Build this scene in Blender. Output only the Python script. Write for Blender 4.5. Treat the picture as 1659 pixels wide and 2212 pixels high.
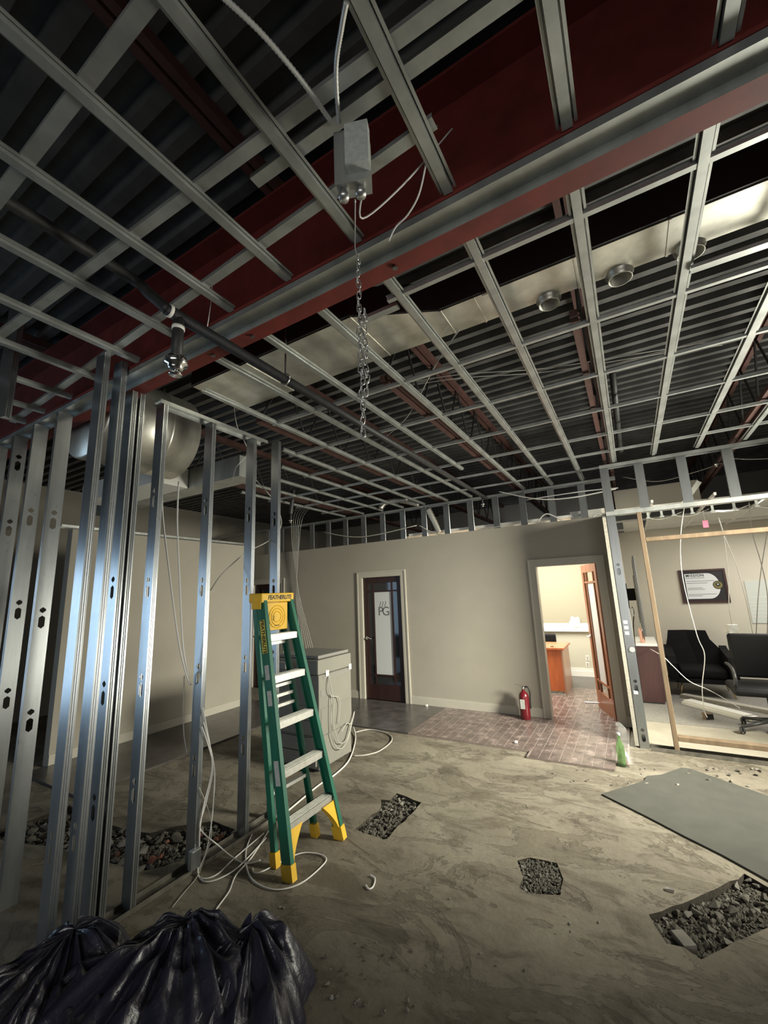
import bpy, bmesh, math, random
from mathutils import Vector, Matrix
from mathutils.geometry import delaunay_2d_cdt

# ------------------------------------------------------------------ clear
for o in list(bpy.data.objects): bpy.data.objects.remove(o, do_unlink=True)
scene = bpy.context.scene
COL = scene.collection
rnd = random.Random(7)

# ------------------------------------------------------------------ camera
F_PX = 894.16; CX, CY = 829.5, 1106.0; HCAM = 1.74
YAW, PIT, ROL = (math.radians(a) for a in (-30.05519, 11.19707, -2.32207))
fw = Vector((math.sin(YAW)*math.cos(PIT), math.cos(YAW)*math.cos(PIT), math.sin(PIT)))
rt0 = Vector((math.cos(YAW), -math.sin(YAW), 0)); up0 = rt0.cross(fw)
RT = rt0*math.cos(ROL) + up0*math.sin(ROL); UP = -rt0*math.sin(ROL) + up0*math.cos(ROL)
CAMP = Vector((0, 0, HCAM))
cd = bpy.data.cameras.new('camera'); cam = bpy.data.objects.new('camera', cd); COL.objects.link(cam)
cd.sensor_fit = 'VERTICAL'; cd.sensor_height = 24.0; cd.lens = F_PX/2212*24.0
cd.clip_start = 0.02; cd.clip_end = 60
cam.matrix_world = Matrix(((RT.x, UP.x, -fw.x, 0), (RT.y, UP.y, -fw.y, 0), (RT.z, UP.z, -fw.z, HCAM), (0, 0, 0, 1)))
scene.camera = cam

# ------------------------------------------------------------------ world, lights, exposure
w = bpy.data.worlds.new('world'); scene.world = w; w.use_nodes = True
w.node_tree.nodes['Background'].inputs[0].default_value = (0.9, 0.95, 1.0, 1)
w.node_tree.nodes['Background'].inputs[1].default_value = 0.012
def area(name, loc, target, sx, sy, power, col, spread=math.pi):
    d = bpy.data.lights.new(name, 'AREA'); d.shape = 'RECTANGLE'; d.size = sx; d.size_y = sy
    d.energy = power; d.color = col; d.spread = spread
    o = bpy.data.objects.new(name, d); COL.objects.link(o); o.location = loc
    o.rotation_euler = (Vector(target)-Vector(loc)).to_track_quat('-Z', 'Y').to_euler()
    return o
area('office_ceiling_light', (-1.5, 7.6, 2.62), (-1.5, 7.6, 0), 1.8, 1.8, 185, (1.0, 0.96, 0.84))
area('meeting_room_light', (2.3, 7.6, 2.6), (2.0, 7.5, 0), 1.6, 2.2, 88, (1.0, 0.96, 0.86))
area('duct_fill_light', (2.5, 5.0, 1.0), (0.1, 3.6, 2.9), 1.0, 1.3, 88, (1.0, 0.975, 0.83), math.radians(110))  # added fill aimed up at the duct and right-hand bars, no window here
area('hall_fill_light', (2.9, 4.1, 2.65), (-1.9, 5.55, 0.25), 0.9, 0.9, 195, (1.0, 0.965, 0.80), math.radians(80))  # added fill for the back wall and mid floor, cone kept off the left studs
area('back_wall_fill_light', (0.9, -3.0, 1.5), (-3.6, 6.2, 1.5), 4.2, 2.2, 25, (1.0, 0.985, 0.93), math.radians(70))  # added fill from behind the camera, narrowed onto the back wall
area('entry_glass_light', (-8.2, -1.6, 1.3), (-2.5, 1.3, 0.8), 2.4, 2.2, 25, (0.54, 0.76, 1.0), math.radians(110))
vs = scene.view_settings
vs.view_transform = 'Standard'; vs.look = 'None'; vs.gamma = 1.0; vs.use_curve_mapping = False
vs.exposure = 0.0

# ------------------------------------------------------------------ projection helpers
def ray(x, y): return RT*((x-CX)/F_PX) - UP*((y-CY)/F_PX) + fw
def onz(x, y, z=0.0):
    d = ray(x, y); return CAMP + d*((z-HCAM)/d.z)
def ony(x, y, Y):
    d = ray(x, y); return CAMP + d*(Y/d.y)
def onx(x, y, X):
    d = ray(x, y); return CAMP + d*(X/d.x)

# ------------------------------------------------------------------ materials
def new_mat(name):
    m = bpy.data.materials.new(name); m.use_nodes = True
    nt = m.node_tree; return m, nt, nt.nodes['Principled BSDF']
def ramp(nt, src, stops):
    r = nt.nodes.new('ShaderNodeValToRGB'); nt.links.new(src, r.inputs[0])
    e = r.color_ramp.elements
    while len(e) < len(stops): e.new(0.5)
    for i, (p, c) in enumerate(stops): e[i].position = p; e[i].color = (*c, 1)
    return r.outputs[0]
def noise(nt, scale, detail=4, rough=0.55, stretch=None, coord='Object', dist=0.0):
    tc = nt.nodes.new('ShaderNodeTexCoord'); n = nt.nodes.new('ShaderNodeTexNoise')
    n.inputs['Scale'].default_value = scale; n.inputs['Detail'].default_value = detail
    n.inputs['Roughness'].default_value = rough; n.inputs['Distortion'].default_value = dist
    s = tc.outputs['Object' if coord == 'World' else coord]
    if coord == 'World':
        s = nt.nodes.new('ShaderNodeNewGeometry').outputs['Position']
    if stretch:
        mp = nt.nodes.new('ShaderNodeMapping'); mp.inputs['Scale'].default_value = stretch
        nt.links.new(s, mp.inputs[0]); s = mp.outputs[0]
    nt.links.new(s, n.inputs['Vector']); return n.outputs['Fac']
def bump(nt, bsdf, src, strength, dist=0.01):
    b = nt.nodes.new('ShaderNodeBump'); b.inputs['Strength'].default_value = strength
    b.inputs['Distance'].default_value = dist
    nt.links.new(src, b.inputs['Height']); nt.links.new(b.outputs[0], bsdf.inputs['Normal'])
def mat(name, col, rough=0.6, metal=0.0, var=0.0, scale=20, bmp=0.0, stretch=None, spec=None, coat=0.0, trans=0.0, ior=1.45, bdist=0.004, detail=4):
    m, nt, b = new_mat(name)
    b.inputs['Roughness'].default_value = rough; b.inputs['Metallic'].default_value = metal
    if spec is not None: b.inputs['Specular IOR Level'].default_value = spec
    if coat: b.inputs['Coat Weight'].default_value = coat; b.inputs['Coat Roughness'].default_value = 0.1
    if trans: b.inputs['Transmission Weight'].default_value = trans; b.inputs['IOR'].default_value = ior
    b.inputs['Base Color'].default_value = (*col, 1)
    if var or bmp:
        n = noise(nt, scale, detail, 0.6, stretch)
        if var:
            c0 = tuple(max(0, c*(1-var)) for c in col); c1 = tuple(min(1, c*(1+var)) for c in col)
            nt.links.new(ramp(nt, n, [(0.3, c0), (0.7, c1)]), b.inputs['Base Color'])
        if bmp: bump(nt, b, n, bmp, bdist)
    return m
def emis(name, col, strength):
    m, nt, b = new_mat(name)
    b.inputs['Base Color'].default_value = (*col, 1); b.inputs['Emission Color'].default_value = (*col, 1)
    b.inputs['Emission Strength'].default_value = strength; return m

M = {}
def galv(name, col, rough, metal):
    m, nt, b = new_mat(name)
    b.inputs['Metallic'].default_value = metal
    n = noise(nt, 30, 3, 0.6); n2 = noise(nt, 6, 4, 0.6, (1, 1, 0.15))
    c0 = tuple(c*0.8 for c in col); c1 = tuple(min(1, c*1.12) for c in col)
    nt.links.new(ramp(nt, n2, [(0.35, c0), (0.65, c1)]), b.inputs['Base Color'])
    mr = nt.nodes.new('ShaderNodeMapRange'); mr.inputs['To Min'].default_value = rough*0.9; mr.inputs['To Max'].default_value = rough*1.15
    nt.links.new(n, mr.inputs[0]); nt.links.new(mr.outputs[0], b.inputs['Roughness'])
    bump(nt, b, n, 0.04, 0.001)
    return m
M['galv'] = galv('galvanized_steel', (0.42, 0.435, 0.42), 0.45, 0.7)
M['galv_stud'] = galv('galvanized_stud_steel', (0.42, 0.44, 0.45), 0.28, 0.88)
M['duct'] = galv('duct_sheet_metal', (0.68, 0.67, 0.60), 0.38, 0.8)
M['red_steel'] = mat('red_primer_steel', (0.15, 0.022, 0.017), 0.6, 0, 0.25, 7, 0.1)
M['joist'] = mat('brown_primer_steel', (0.080, 0.034, 0.028), 0.65, 0, 0.25, 9)
M['black_pipe'] = mat('black_iron_pipe', (0.03, 0.03, 0.03), 0.55, 0.2, 0.3, 25)
M['rod'] = mat('dark_steel_rod', (0.18, 0.18, 0.18), 0.45, 0.8)
M['deck'] = mat('steel_deck', (0.12, 0.12, 0.118), 0.55, 0.35, 0.3, 5, 0.15, (1, 0.4, 1))
M['dusty'] = mat('dusty_steel', (0.13, 0.12, 0.10), 0.8, 0.2, 0.4, 12, 0.3)
M['chrome'] = mat('polished_chrome', (0.8, 0.8, 0.8), 0.15, 1.0)
M['chain'] = mat('zinc_chain', (0.55, 0.55, 0.54), 0.35, 0.9)
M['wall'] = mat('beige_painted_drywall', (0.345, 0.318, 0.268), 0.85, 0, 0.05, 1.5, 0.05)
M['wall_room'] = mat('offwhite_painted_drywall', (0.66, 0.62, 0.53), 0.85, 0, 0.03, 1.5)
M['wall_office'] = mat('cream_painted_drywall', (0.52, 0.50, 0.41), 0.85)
M['trim'] = mat('painted_trim', (0.44, 0.415, 0.355), 0.5, 0, 0.04, 3)
M['trim_white'] = mat('white_painted_trim', (0.78, 0.77, 0.72), 0.5)
M['gyp'] = mat('gypsum_core_edge', (0.36, 0.34, 0.29), 0.9, 0, 0.2, 40)
M['wood_raw'] = mat('raw_lumber', (0.16, 0.112, 0.068), 0.75, 0, 0.28, 14, 0.1, (1, 1, 0.12))
M['wood_cherry'] = mat('cherry_laminate', (0.50, 0.13, 0.045), 0.35, 0, 0.25, 9, 0, (1, 1, 0.15))
M['wood_cherry_side'] = mat('cherry_laminate_reflecting', (0.42, 0.24, 0.16), 0.3, 0, 0.15, 9, 0, (1, 1, 0.15))  # cherry greyed so the end panel's reflection sits in its colour
M['door_wood'] = mat('stained_door_wood', (0.26, 0.105, 0.055), 0.4, 0, 0.3, 12, 0, (1, 1, 0.12))
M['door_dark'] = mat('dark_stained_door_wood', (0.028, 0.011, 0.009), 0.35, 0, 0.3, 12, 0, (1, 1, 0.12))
M['frost'] = mat('frosted_glass', (0.55, 0.57, 0.58), 0.45)
M['frost_lit'] = mat('frosted_glass_translucent', (0.78, 0.8, 0.8), 0.5, trans=0.35)
M['glass_dark'] = mat('dark_room_glass', (0.02, 0.022, 0.025), 0.06, 0, spec=0.8)  # pane colour carries the darkness of the unlit room behind
M['glass'] = mat('clear_glass', (0.93, 0.97, 0.95), 0.03, trans=1.0, ior=1.15)
m, nt, b = new_mat('clear_plastic_film'); b.inputs['Base Color'].default_value = (.85,.87,.84,1); b.inputs['Alpha'].default_value = .11; b.inputs['Roughness'].default_value = .15; M['film'] = m
M['green_glass'] = mat('green_bottle_glass', (0.35, 0.62, 0.28), 0.05, trans=0.9, ior=1.25)
M['white_plastic'] = mat('white_plastic', (0.78, 0.77, 0.72), 0.45)
M['beige_plastic'] = mat('beige_machine_plastic', (0.215, 0.208, 0.18), 0.55, 0, 0.06, 4)
M['grey_plastic'] = mat('grey_machine_plastic', (0.22, 0.215, 0.2), 0.5)
M['dark_plastic'] = mat('dark_plastic', (0.03, 0.03, 0.03), 0.45)
M['black_fabric'] = mat('black_upholstery', (0.006, 0.006, 0.007), 0.85, 0, 0.3, 60, 0.2, spec=0.2)
M['black_leather'] = mat('black_leather', (0.005, 0.005, 0.006), 0.55, 0, 0.2, 60, 0.15, spec=0.25)
M['gold'] = mat('brass_leg', (0.7, 0.5, 0.22), 0.3, 0.9)
M['rose'] = mat('rose_gold_metal', (0.75, 0.45, 0.36), 0.25, 1.0)
M['screen'] = mat('black_screen', (0.008, 0.008, 0.01), 0.12, spec=0.7)
M['espresso'] = mat('espresso_laminate', (0.055, 0.022, 0.022), 0.45, 0, 0.2, 8, 0, (1, 1, 0.15))
M['paper'] = mat('white_paper', (0.8, 0.82, 0.86), 0.7)
M['ink'] = mat('black_ink', (0.02, 0.02, 0.022), 0.6)
M['ink_grey'] = mat('grey_ink', (0.22, 0.23, 0.25), 0.7)
M['etch'] = mat('grey_etched_lettering', (0.13, 0.135, 0.14), 0.5)
M['olive'] = mat('olive_seal', (0.22, 0.19, 0.06), 0.5)
M['black_poster'] = mat('black_poster_ground', (0.025, 0.022, 0.025), 0.4)
M['pink'] = mat('pink_tag', (0.75, 0.12, 0.2), 0.6)
M['ladder_green'] = mat('green_fibreglass', (0.012, 0.12, 0.075), 0.38, 0, 0.12, 18, 0, (1, 1, 0.1))
M['ladder_yellow'] = mat('yellow_plastic', (0.72, 0.44, 0.03), 0.45, 0, 0.08, 12)
M['sticker'] = mat('pale_grey_sticker', (0.42, 0.44, 0.42), 0.6, 0, 0.15, 60)
M['sticker_y'] = mat('yellow_sticker', (0.62, 0.52, 0.10), 0.55)
M['alu'] = mat('aluminium_tread', (0.72, 0.72, 0.68), 0.38, 0.8, 0.1, 25, 0.2)
M['cable_white'] = mat('white_cable_jacket', (0.72, 0.71, 0.68), 0.5)
M['cable_grey'] = mat('grey_cable_jacket', (0.42, 0.41, 0.37), 0.55)
M['cable_black'] = mat('black_cable_jacket', (0.02, 0.02, 0.02), 0.5)
M['bx'] = mat('armoured_cable', (0.62, 0.62, 0.6), 0.4, 0.5)
M['ext_red'] = mat('red_enamel', (0.13, 0.007, 0.014), 0.3, 0, coat=0.5)
M['board'] = mat('white_board_glass', (0.66, 0.70, 0.66), 0.2)
M['carpet'] = mat('grey_carpet', (0.22, 0.21, 0.19), 0.95, 0, 0.2, 40, 0.3)
M['carpet_dark'] = mat('dark_baseboard_vinyl', (0.07, 0.065, 0.06), 0.7)
M['slab_room'] = mat('pale_room_concrete', (0.30, 0.275, 0.225), 0.85, 0, 0.12, 4)
M['tile_white'] = mat('ceiling_tile', (0.72, 0.71, 0.66), 0.9)
M['sheet'] = mat('grey_cement_sheet', (0.062, 0.063, 0.053), 0.8, 0, 0.14, 5, 0.1, detail=7)
M['rubble'] = mat('broken_concrete', (0.105, 0.097, 0.08), 0.95, 0, 0.4, 9, 0.5)
M['rubble_pale'] = mat('pale_broken_concrete', (0.20, 0.19, 0.165), 0.95, 0, 0.3, 9, 0.4)
M['brick'] = mat('broken_red_brick', (0.20, 0.085, 0.06), 0.95, 0, 0.3, 12, 0.4)
M['soil'] = mat('dark_subgrade_soil', (0.045, 0.038, 0.028), 1.0, 0, 0.4, 30, 0.8)
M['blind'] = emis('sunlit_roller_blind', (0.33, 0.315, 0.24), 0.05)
M['daylight'] = emis('daylight_gap', (0.9, 0.95, 1.0), 2.2)

# black plastic bag
m, nt, b = new_mat('black_bag_film')
b.inputs['Base Color'].default_value = (0.020, 0.020, 0.036, 1); b.inputs['Roughness'].default_value = 0.30
b.inputs['Specular IOR Level'].default_value = 0.65
n = noise(nt, 14, 5, 0.6, (1, 1, 1), dist=0.8); bump(nt, b, n, 0.35, 0.02); M['bag'] = m

# concrete floor: stained slab, thin adhesive patches and pale scrapes
m, nt, b = new_mat('stained_concrete_floor'); b.inputs['Roughness'].default_value = 0.82
n1 = noise(nt, 0.8, 6, 0.6, dist=0.3); n2 = noise(nt, 3.2, 9, 0.7, (0.6, 1.2, 1), dist=0.6); n3 = noise(nt, 22, 7, 0.7)
c1 = ramp(nt, n1, [(0.32, (0.155, 0.135, 0.105)), (0.52, (0.225, 0.20, 0.155)), (0.70, (0.30, 0.275, 0.215))])
c2 = ramp(nt, n2, [(0.40, (0.62, 0.60, 0.57)), (0.50, (1, 1, 1)), (0.62, (1.0, 1.0, 0.98)), (0.70, (1.25, 1.22, 1.12))])
n4 = noise(nt, 1.7, 12, 0.68, (1.0, 1.7, 1), dist=0.9)
mk = ramp(nt, n4, [(0.535, (0,0,0)), (0.550, (1,1,1))])
c3 = ramp(nt, n3, [(0.3, (0.82, 0.82, 0.82)), (0.7, (1.08, 1.08, 1.08))])
mx = nt.nodes.new('ShaderNodeMix'); mx.data_type = 'RGBA'; mx.blend_type = 'MULTIPLY'; mx.inputs[0].default_value = 1.0
nt.links.new(c1, mx.inputs[6]); nt.links.new(c2, mx.inputs[7])
mx2 = nt.nodes.new('ShaderNodeMix'); mx2.data_type = 'RGBA'; mx2.blend_type = 'MULTIPLY'; mx2.inputs[0].default_value = 0.9
nt.links.new(mx.outputs[2], mx2.inputs[6]); nt.links.new(c3, mx2.inputs[7])
mx3 = nt.nodes.new('ShaderNodeMix'); mx3.data_type = 'RGBA'; mx3.blend_type = 'MULTIPLY'
mfac = nt.nodes.new('ShaderNodeMath'); mfac.operation = 'MULTIPLY'; mfac.inputs[1].default_value = 0.55
nt.links.new(mk, mfac.inputs[0]); nt.links.new(mfac.outputs[0], mx3.inputs[0])
nt.links.new(mx2.outputs[2], mx3.inputs[6]); mx3.inputs[7].default_value = (0.62, 0.60, 0.56, 1)
# thin dark crack lines where the worn layer ends
ck = ramp(nt, n4, [(0.528, (1,1,1)), (0.536, (0.45,0.43,0.4)), (0.548, (1,1,1))])
mx4 = nt.nodes.new('ShaderNodeMix'); mx4.data_type = 'RGBA'; mx4.blend_type = 'MULTIPLY'; mx4.inputs[0].default_value = 0.8
nt.links.new(mx3.outputs[2], mx4.inputs[6]); nt.links.new(ck, mx4.inputs[7])
nt.links.new(mx4.outputs[2], b.inputs['Base Color'])
ad = nt.nodes.new('ShaderNodeMath'); ad.operation = 'ADD'; nt.links.new(n2, ad.inputs[0]); nt.links.new(n3, ad.inputs[1])
ad2 = nt.nodes.new('ShaderNodeMath'); ad2.operation = 'SUBTRACT'; nt.links.new(ad.outputs[0], ad2.inputs[0]); nt.links.new(mk, ad2.inputs[1])
bump(nt, b, ad2.outputs[0], 0.5, 0.010); M['floor'] = m

# slate brick tile
m, nt, b = new_mat('slate_brick_tile'); b.inputs['Roughness'].default_value = 0.20
n2 = noise(nt, 9, 7, 0.7, coord='World')
nt.links.new(ramp(nt, n2, [(0.35, (0.085, 0.066, 0.060)), (0.55, (0.16, 0.122, 0.112)), (0.70, (0.33, 0.26, 0.24))]), b.inputs['Base Color'])
mr = nt.nodes.new('ShaderNodeMapRange'); mr.inputs['To Min'].default_value = 0.12; mr.inputs['To Max'].default_value = 0.38
nt.links.new(n2, mr.inputs[0]); nt.links.new(mr.outputs[0], b.inputs['Roughness'])
bump(nt, b, n2, 0.25, 0.006); M['tile'] = m
M['tile_far'] = mat('shaded_slate_floor', (0.075, 0.068, 0.066), 0.28, 0, 0.35, 7, 0.12)  # same slate tile, darkened to hold the shade along the left wall
M['grout'] = mat('pale_grout', (0.24, 0.195, 0.175), 0.8, 0, 0.2, 20)

# ------------------------------------------------------------------ mesh builder
class MB:
    def __init__(s): s.v = []; s.f = []
    def add(s, vs, fs):
        k = len(s.v); s.v += [tuple(p) for p in vs]; s.f += [tuple(i+k for i in f) for f in fs]; return s
    def box(s, x0, x1, y0, y1, z0, z1, T=None):
        vs = [Vector(p) for p in ((x0,y0,z0),(x1,y0,z0),(x1,y1,z0),(x0,y1,z0),(x0,y0,z1),(x1,y0,z1),(x1,y1,z1),(x0,y1,z1))]
        if T: vs = [T @ p for p in vs]
        return s.add(vs, [(0,3,2,1),(4,5,6,7),(0,1,5,4),(1,2,6,5),(2,3,7,6),(3,0,4,7)])
    def rbox(s, x0, x1, y0, y1, z0, z1, r=0.01, seg=2, T=None):
        bm = bmesh.new(); bmesh.ops.create_cube(bm, size=1)
        for v in bm.verts:
            v.co = Vector(((x0+x1)/2+v.co.x*(x1-x0), (y0+y1)/2+v.co.y*(y1-y0), (z0+z1)/2+v.co.z*(z1-z0)))
        bmesh.ops.bevel(bm, geom=bm.edges[:], offset=r, segments=seg, affect='EDGES', profile=0.5)
        bm.verts.index_update()
        vs = [T @ v.co if T else v.co.copy() for v in bm.verts]
        s.add(vs, [tuple(v.index for v in f.verts) for f in bm.faces]); bm.free(); return s
    def bar(s, p0, p1, a, b, up=(0,0,1)):       # solid bar: a across, b along up, centred on the line
        return s.extr([(-a/2,-b/2),(a/2,-b/2),(a/2,b/2),(-a/2,b/2)], p0, p1, up, True)
    def extr(s, prof, p0, p1, up=(0,0,1), closed=False, cap=True):
        p0 = Vector(p0); p1 = Vector(p1); d = (p1-p0).normalized(); up = Vector(up)
        side = d.cross(up).normalized(); u = side.cross(d).normalized(); n = len(prof)
        vs = [p0+side*a+u*b for a, b in prof]+[p1+side*a+u*b for a, b in prof]
        fs = [(i, (i+1) % n, n+(i+1) % n, n+i) for i in range(n if closed else n-1)]
        if closed and cap: fs += [tuple(range(n))[::-1], tuple(range(n, 2*n))]
        return s.add(vs, fs)
    def tube(s, pts, r, n=6, cap=True):
        pts = [Vector(p) for p in pts]; rs = r if isinstance(r, (list, tuple)) else [r]*len(pts)
        rings = []; ref = None
        for i, p in enumerate(pts):
            d = (pts[min(i+1, len(pts)-1)]-pts[max(i-1, 0)])
            d = d.normalized() if d.length > 1e-9 else Vector((0,0,1))
            if ref is None:
                ref = Vector((0,0,1)) if abs(d.z) < 0.9 else Vector((1,0,0))
            a = (ref - d*ref.dot(d)).normalized(); bb = d.cross(a); ref = a
            rings.append([p+(a*math.cos(2*math.pi*k/n)+bb*math.sin(2*math.pi*k/n))*rs[i] for k in range(n)])
        vs = [q for rg in rings for q in rg]; fs = []
        for i in range(len(pts)-1):
            for k in range(n): fs.append((i*n+k, i*n+(k+1) % n, (i+1)*n+(k+1) % n, (i+1)*n+k))
        if cap: fs += [tuple(range(n))[::-1], tuple((len(pts)-1)*n+k for k in range(n))]
        return s.add(vs, fs)
    def lathe(s, prof, c=(0,0,0), n=20, T=None):
        c = Vector(c); vs = []; fs = []; m = len(prof)
        for r, z in prof:
            for k in range(n):
                q = Vector((r*math.cos(2*math.pi*k/n), r*math.sin(2*math.pi*k/n), z))
                vs.append((T @ q if T else q)+c)
        for i in range(m-1):
            for k in range(n): fs.append((i*n+k, i*n+(k+1) % n, (i+1)*n+(k+1) % n, (i+1)*n+k))
        fs += [tuple(range(n))[::-1], tuple((m-1)*n+k for k in range(n))]
        return s.add(vs, fs)
    def torus(s, c, R, r, axis='z', n=16, m=6, arc=2*math.pi):
        pts = []
        for k in range(n+1):
            t = arc*k/n; a, b = R*math.cos(t), R*math.sin(t)
            pts.append(Vector(c)+Vector((a,b,0) if axis == 'z' else (a,0,b) if axis == 'y' else (0,a,b)))
        return s.tube(pts, r, m)
    def mesh(s, name, material, smooth=False):
        me = bpy.data.meshes.new(name); me.from_pydata(s.v, [], s.f); me.update()
        if smooth:
            for p in me.polygons: p.use_smooth = True
        if material: me.materials.append(M[material] if isinstance(material, str) else material)
        return me
    def obj(s, name, material, parent=None, smooth=False, loc=(0,0,0), rot=None):
        o = bpy.data.objects.new(name, s.mesh(name, material, smooth)); COL.objects.link(o)
        if parent: o.parent = parent
        o.location = loc
        if rot: o.rotation_euler = rot
        return o
def tag(o, label=None, cat=None, group=None, kind=None):
    if label: o['label'] = label
    if cat: o['category'] = cat
    if group: o['group'] = group
    if kind: o['kind'] = kind
    return o
def thing(name, label, cat, loc=(0,0,0), rz=0, group=None):
    o = bpy.data.objects.new(name, None); COL.objects.link(o); o.empty_display_size = 0.1
    o.location = loc; o.rotation_euler = (0,0,rz); return tag(o, label, cat, group)
def struct(o): o['kind'] = 'structure'; return o
def single(mb, name, matl, label, cat, base=None, group=None, smooth=False):
    """one-mesh thing whose origin is set at base; builder coordinates are world coordinates"""
    if base is None: base = (0,0,0)
    b_ = Vector(base); mb.v = [tuple(Vector(p)-b_) for p in mb.v]
    return tag(mb.obj(name, matl, None, smooth, base), label, cat, group)
def spline(pts, k=6):
    pts = [Vector(p) for p in pts]; out = []
    for i in range(len(pts)-1):
        p0 = pts[max(i-1,0)]; p1 = pts[i]; p2 = pts[i+1]; p3 = pts[min(i+2,len(pts)-1)]
        for j in range(k):
            t = j/k
            out.append(0.5*((2*p1)+(p2-p0)*t+(2*p0-5*p1+4*p2-p3)*t*t+(3*p1-p0-3*p2+p3)*t**3))
    out.append(pts[-1]); return out
def text_mesh(txt, size, matl, name, parent, T, extrude=0.0006, shear=0.0, bold=0.0, width=1.0):
    cu = bpy.data.curves.new('t', 'FONT'); cu.body = txt; cu.size = size; cu.extrude = extrude
    cu.align_x = 'CENTER'; cu.align_y = 'CENTER'; cu.shear = shear; cu.offset = bold; cu.space_character = width
    to = bpy.data.objects.new('t', cu); COL.objects.link(to)
    dg = bpy.context.evaluated_depsgraph_get(); me = bpy.data.meshes.new_from_object(to.evaluated_get(dg))
    bpy.data.objects.remove(to, do_unlink=True)
    me.transform(T); me.materials.clear(); me.materials.append(M[matl])
    o = bpy.data.objects.new(name, me); COL.objects.link(o); o.parent = parent; return o
ORD = ['first','second','third','fourth','fifth','sixth','seventh','eighth','ninth','tenth','eleventh','twelfth','thirteenth','fourteenth','fifteenth']

# ================================================================== STRUCTURE
YB = 6.235            # face of the back wall
XL = -5.84            # face of the left wall
ZG = 3.18             # underside of the ceiling grid
ZD = 3.82             # underside of the roof deck
YP = 5.57             # plane of the opened partition on the right
YF = 9.25             # far wall of both rooms
def poly_px(pts, ox, oy, s): return [onz(ox+x/s, oy+y/s) for x, y in pts]
PITS = {
 'two_step': poly_px([(230,920),(530,660),(640,610),(690,560),(700,390),(840,410),(965,270),(1140,330),(1415,450),(1120,770),(990,870),(800,1090),(740,1110),(570,1050)], 740, 1680, 8.295),
 'round': poly_px([(722,622),(770,610),(868,630),(892,690),(880,752),(762,745),(727,722),(742,680)], 700, 1500, 1.73),
 'square': poly_px([(30,745),(200,690),(620,540),(1230,240),(1340,170),(1659,360),(1900,520),(1900,800),(1600,940),(1090,1190),(740,1350),(520,1190),(270,1140),(140,950)], 1400, 1860, 6.405),
 'trench': poly_px([(-60,600),(130,545),(300,480),(480,565),(640,600),(760,570),(920,548),(1015,585),(960,640),(820,700),(700,745),(590,770),(470,725),(250,660),(40,640)], 0, 1500, 2.0),
}
def inside(p, poly):
    c = False; n = len(poly)
    for i in range(n):
        a, b_ = poly[i], poly[i-1]
        if (a[1] > p[1]) != (b_[1] > p[1]) and p[0] < (b_[0]-a[0])*(p[1]-a[1])/(b_[1]-a[1])+a[0]: c = not c
    return c
for k, pl in PITS.items():      # break the outlines a little
    out = []
    for i, p in enumerate(pl):
        q = pl[(i+1) % len(pl)]; L = (q-p).length; nseg = max(1, int(L/0.06))
        for j in range(nseg):
            t = j/nseg; s_ = p.lerp(q, t)
            out.append(Vector((s_.x+rnd.uniform(-.007,.007), s_.y+rnd.uniform(-.007,.007), 0)))
    PITS[k] = out
vs = [Vector((-9,-3.2)), Vector((6,-3.2)), Vector((6,10.5)), Vector((-9,10.5))]; es = [(0,1),(1,2),(2,3),(3,0)]
for pl in PITS.values():
    k0 = len(vs); vs += [Vector((p.x, p.y)) for p in pl]; es += [(k0+i, k0+(i+1) % len(pl)) for i in range(len(pl))]
rv, re_, rf, *_ = delaunay_2d_cdt(vs, es, [], 0, 1e-5)
fb = MB(); fb.v = [(v.x, v.y, 0) for v in rv]
for f in rf:
    c = sum((rv[i] for i in f), Vector((0,0)))/len(f)
    if not any(inside(c, pl) for pl in PITS.values()): fb.f.append(tuple(f))
floor = struct(fb.obj('floor', 'floor'))
pit_depth = {'two_step': 0.045, 'round': 0.018, 'square': 0.055, 'trench': 0.05}
for k, pl in PITS.items():
    pb = MB(); n = len(pl); d = pit_depth[k]
    pb.add([(p.x,p.y,0) for p in pl]+[(p.x,p.y,-d) for p in pl], [(i, (i+1) % n, n+(i+1) % n, n+i) for i in range(n)])
    pb.obj('pit_side', 'soil', floor)
    pb = MB(); pb.add([(p.x,p.y,-d) for p in pl], [tuple(range(n))]); pb.obj('pit_bottom', 'soil', floor)

# --- raised slate floor along the back and left walls, running into the office
bed = MB()
bed.box(XL, -2.66, 4.97, YB, 0.0005, 0.020); bed.box(XL, -4.68, 2.2, 4.97, 0.0005, 0.020)
bed_o = struct(bed.obj('floor_slate', 'tile_far'))
gb = MB(); gb.box(-2.66, -1.18, 4.97, YB, 0.0005, 0.0208); gb.box(-1.18, -0.385, 4.80, YB, 0.0005, 0.0208); gb.box(-0.385, -0.25, 4.98, YB, 0.0005, 0.0208)
gb.box(-3.2, -0.19, YB, YF, 0.0005, 0.0208)
grout_o = struct(gb.obj('floor_tiled', 'grout'))
tmeshes = []
for k in range(6):
    tb = MB(); a, b2 = 0.0475, 0.1025
    j = [rnd.uniform(-.0006, .0006) for _ in range(4)]
    tb.add([(-a,-b2,0),(a,-b2,0),(a,b2,0),(-a,b2,0),(-a+.002,-b2+.002,.007+j[0]),(a-.002,-b2+.002,.007+j[1]),(a-.002,b2-.002,.007+j[2]),(-a+.002,b2-.002,.007+j[3])],
           [(4,5,6,7),(0,1,5,4),(1,2,6,5),(2,3,7,6),(3,0,4,7)])
    tmeshes.append(tb.mesh('tile', 'tile'))
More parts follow.
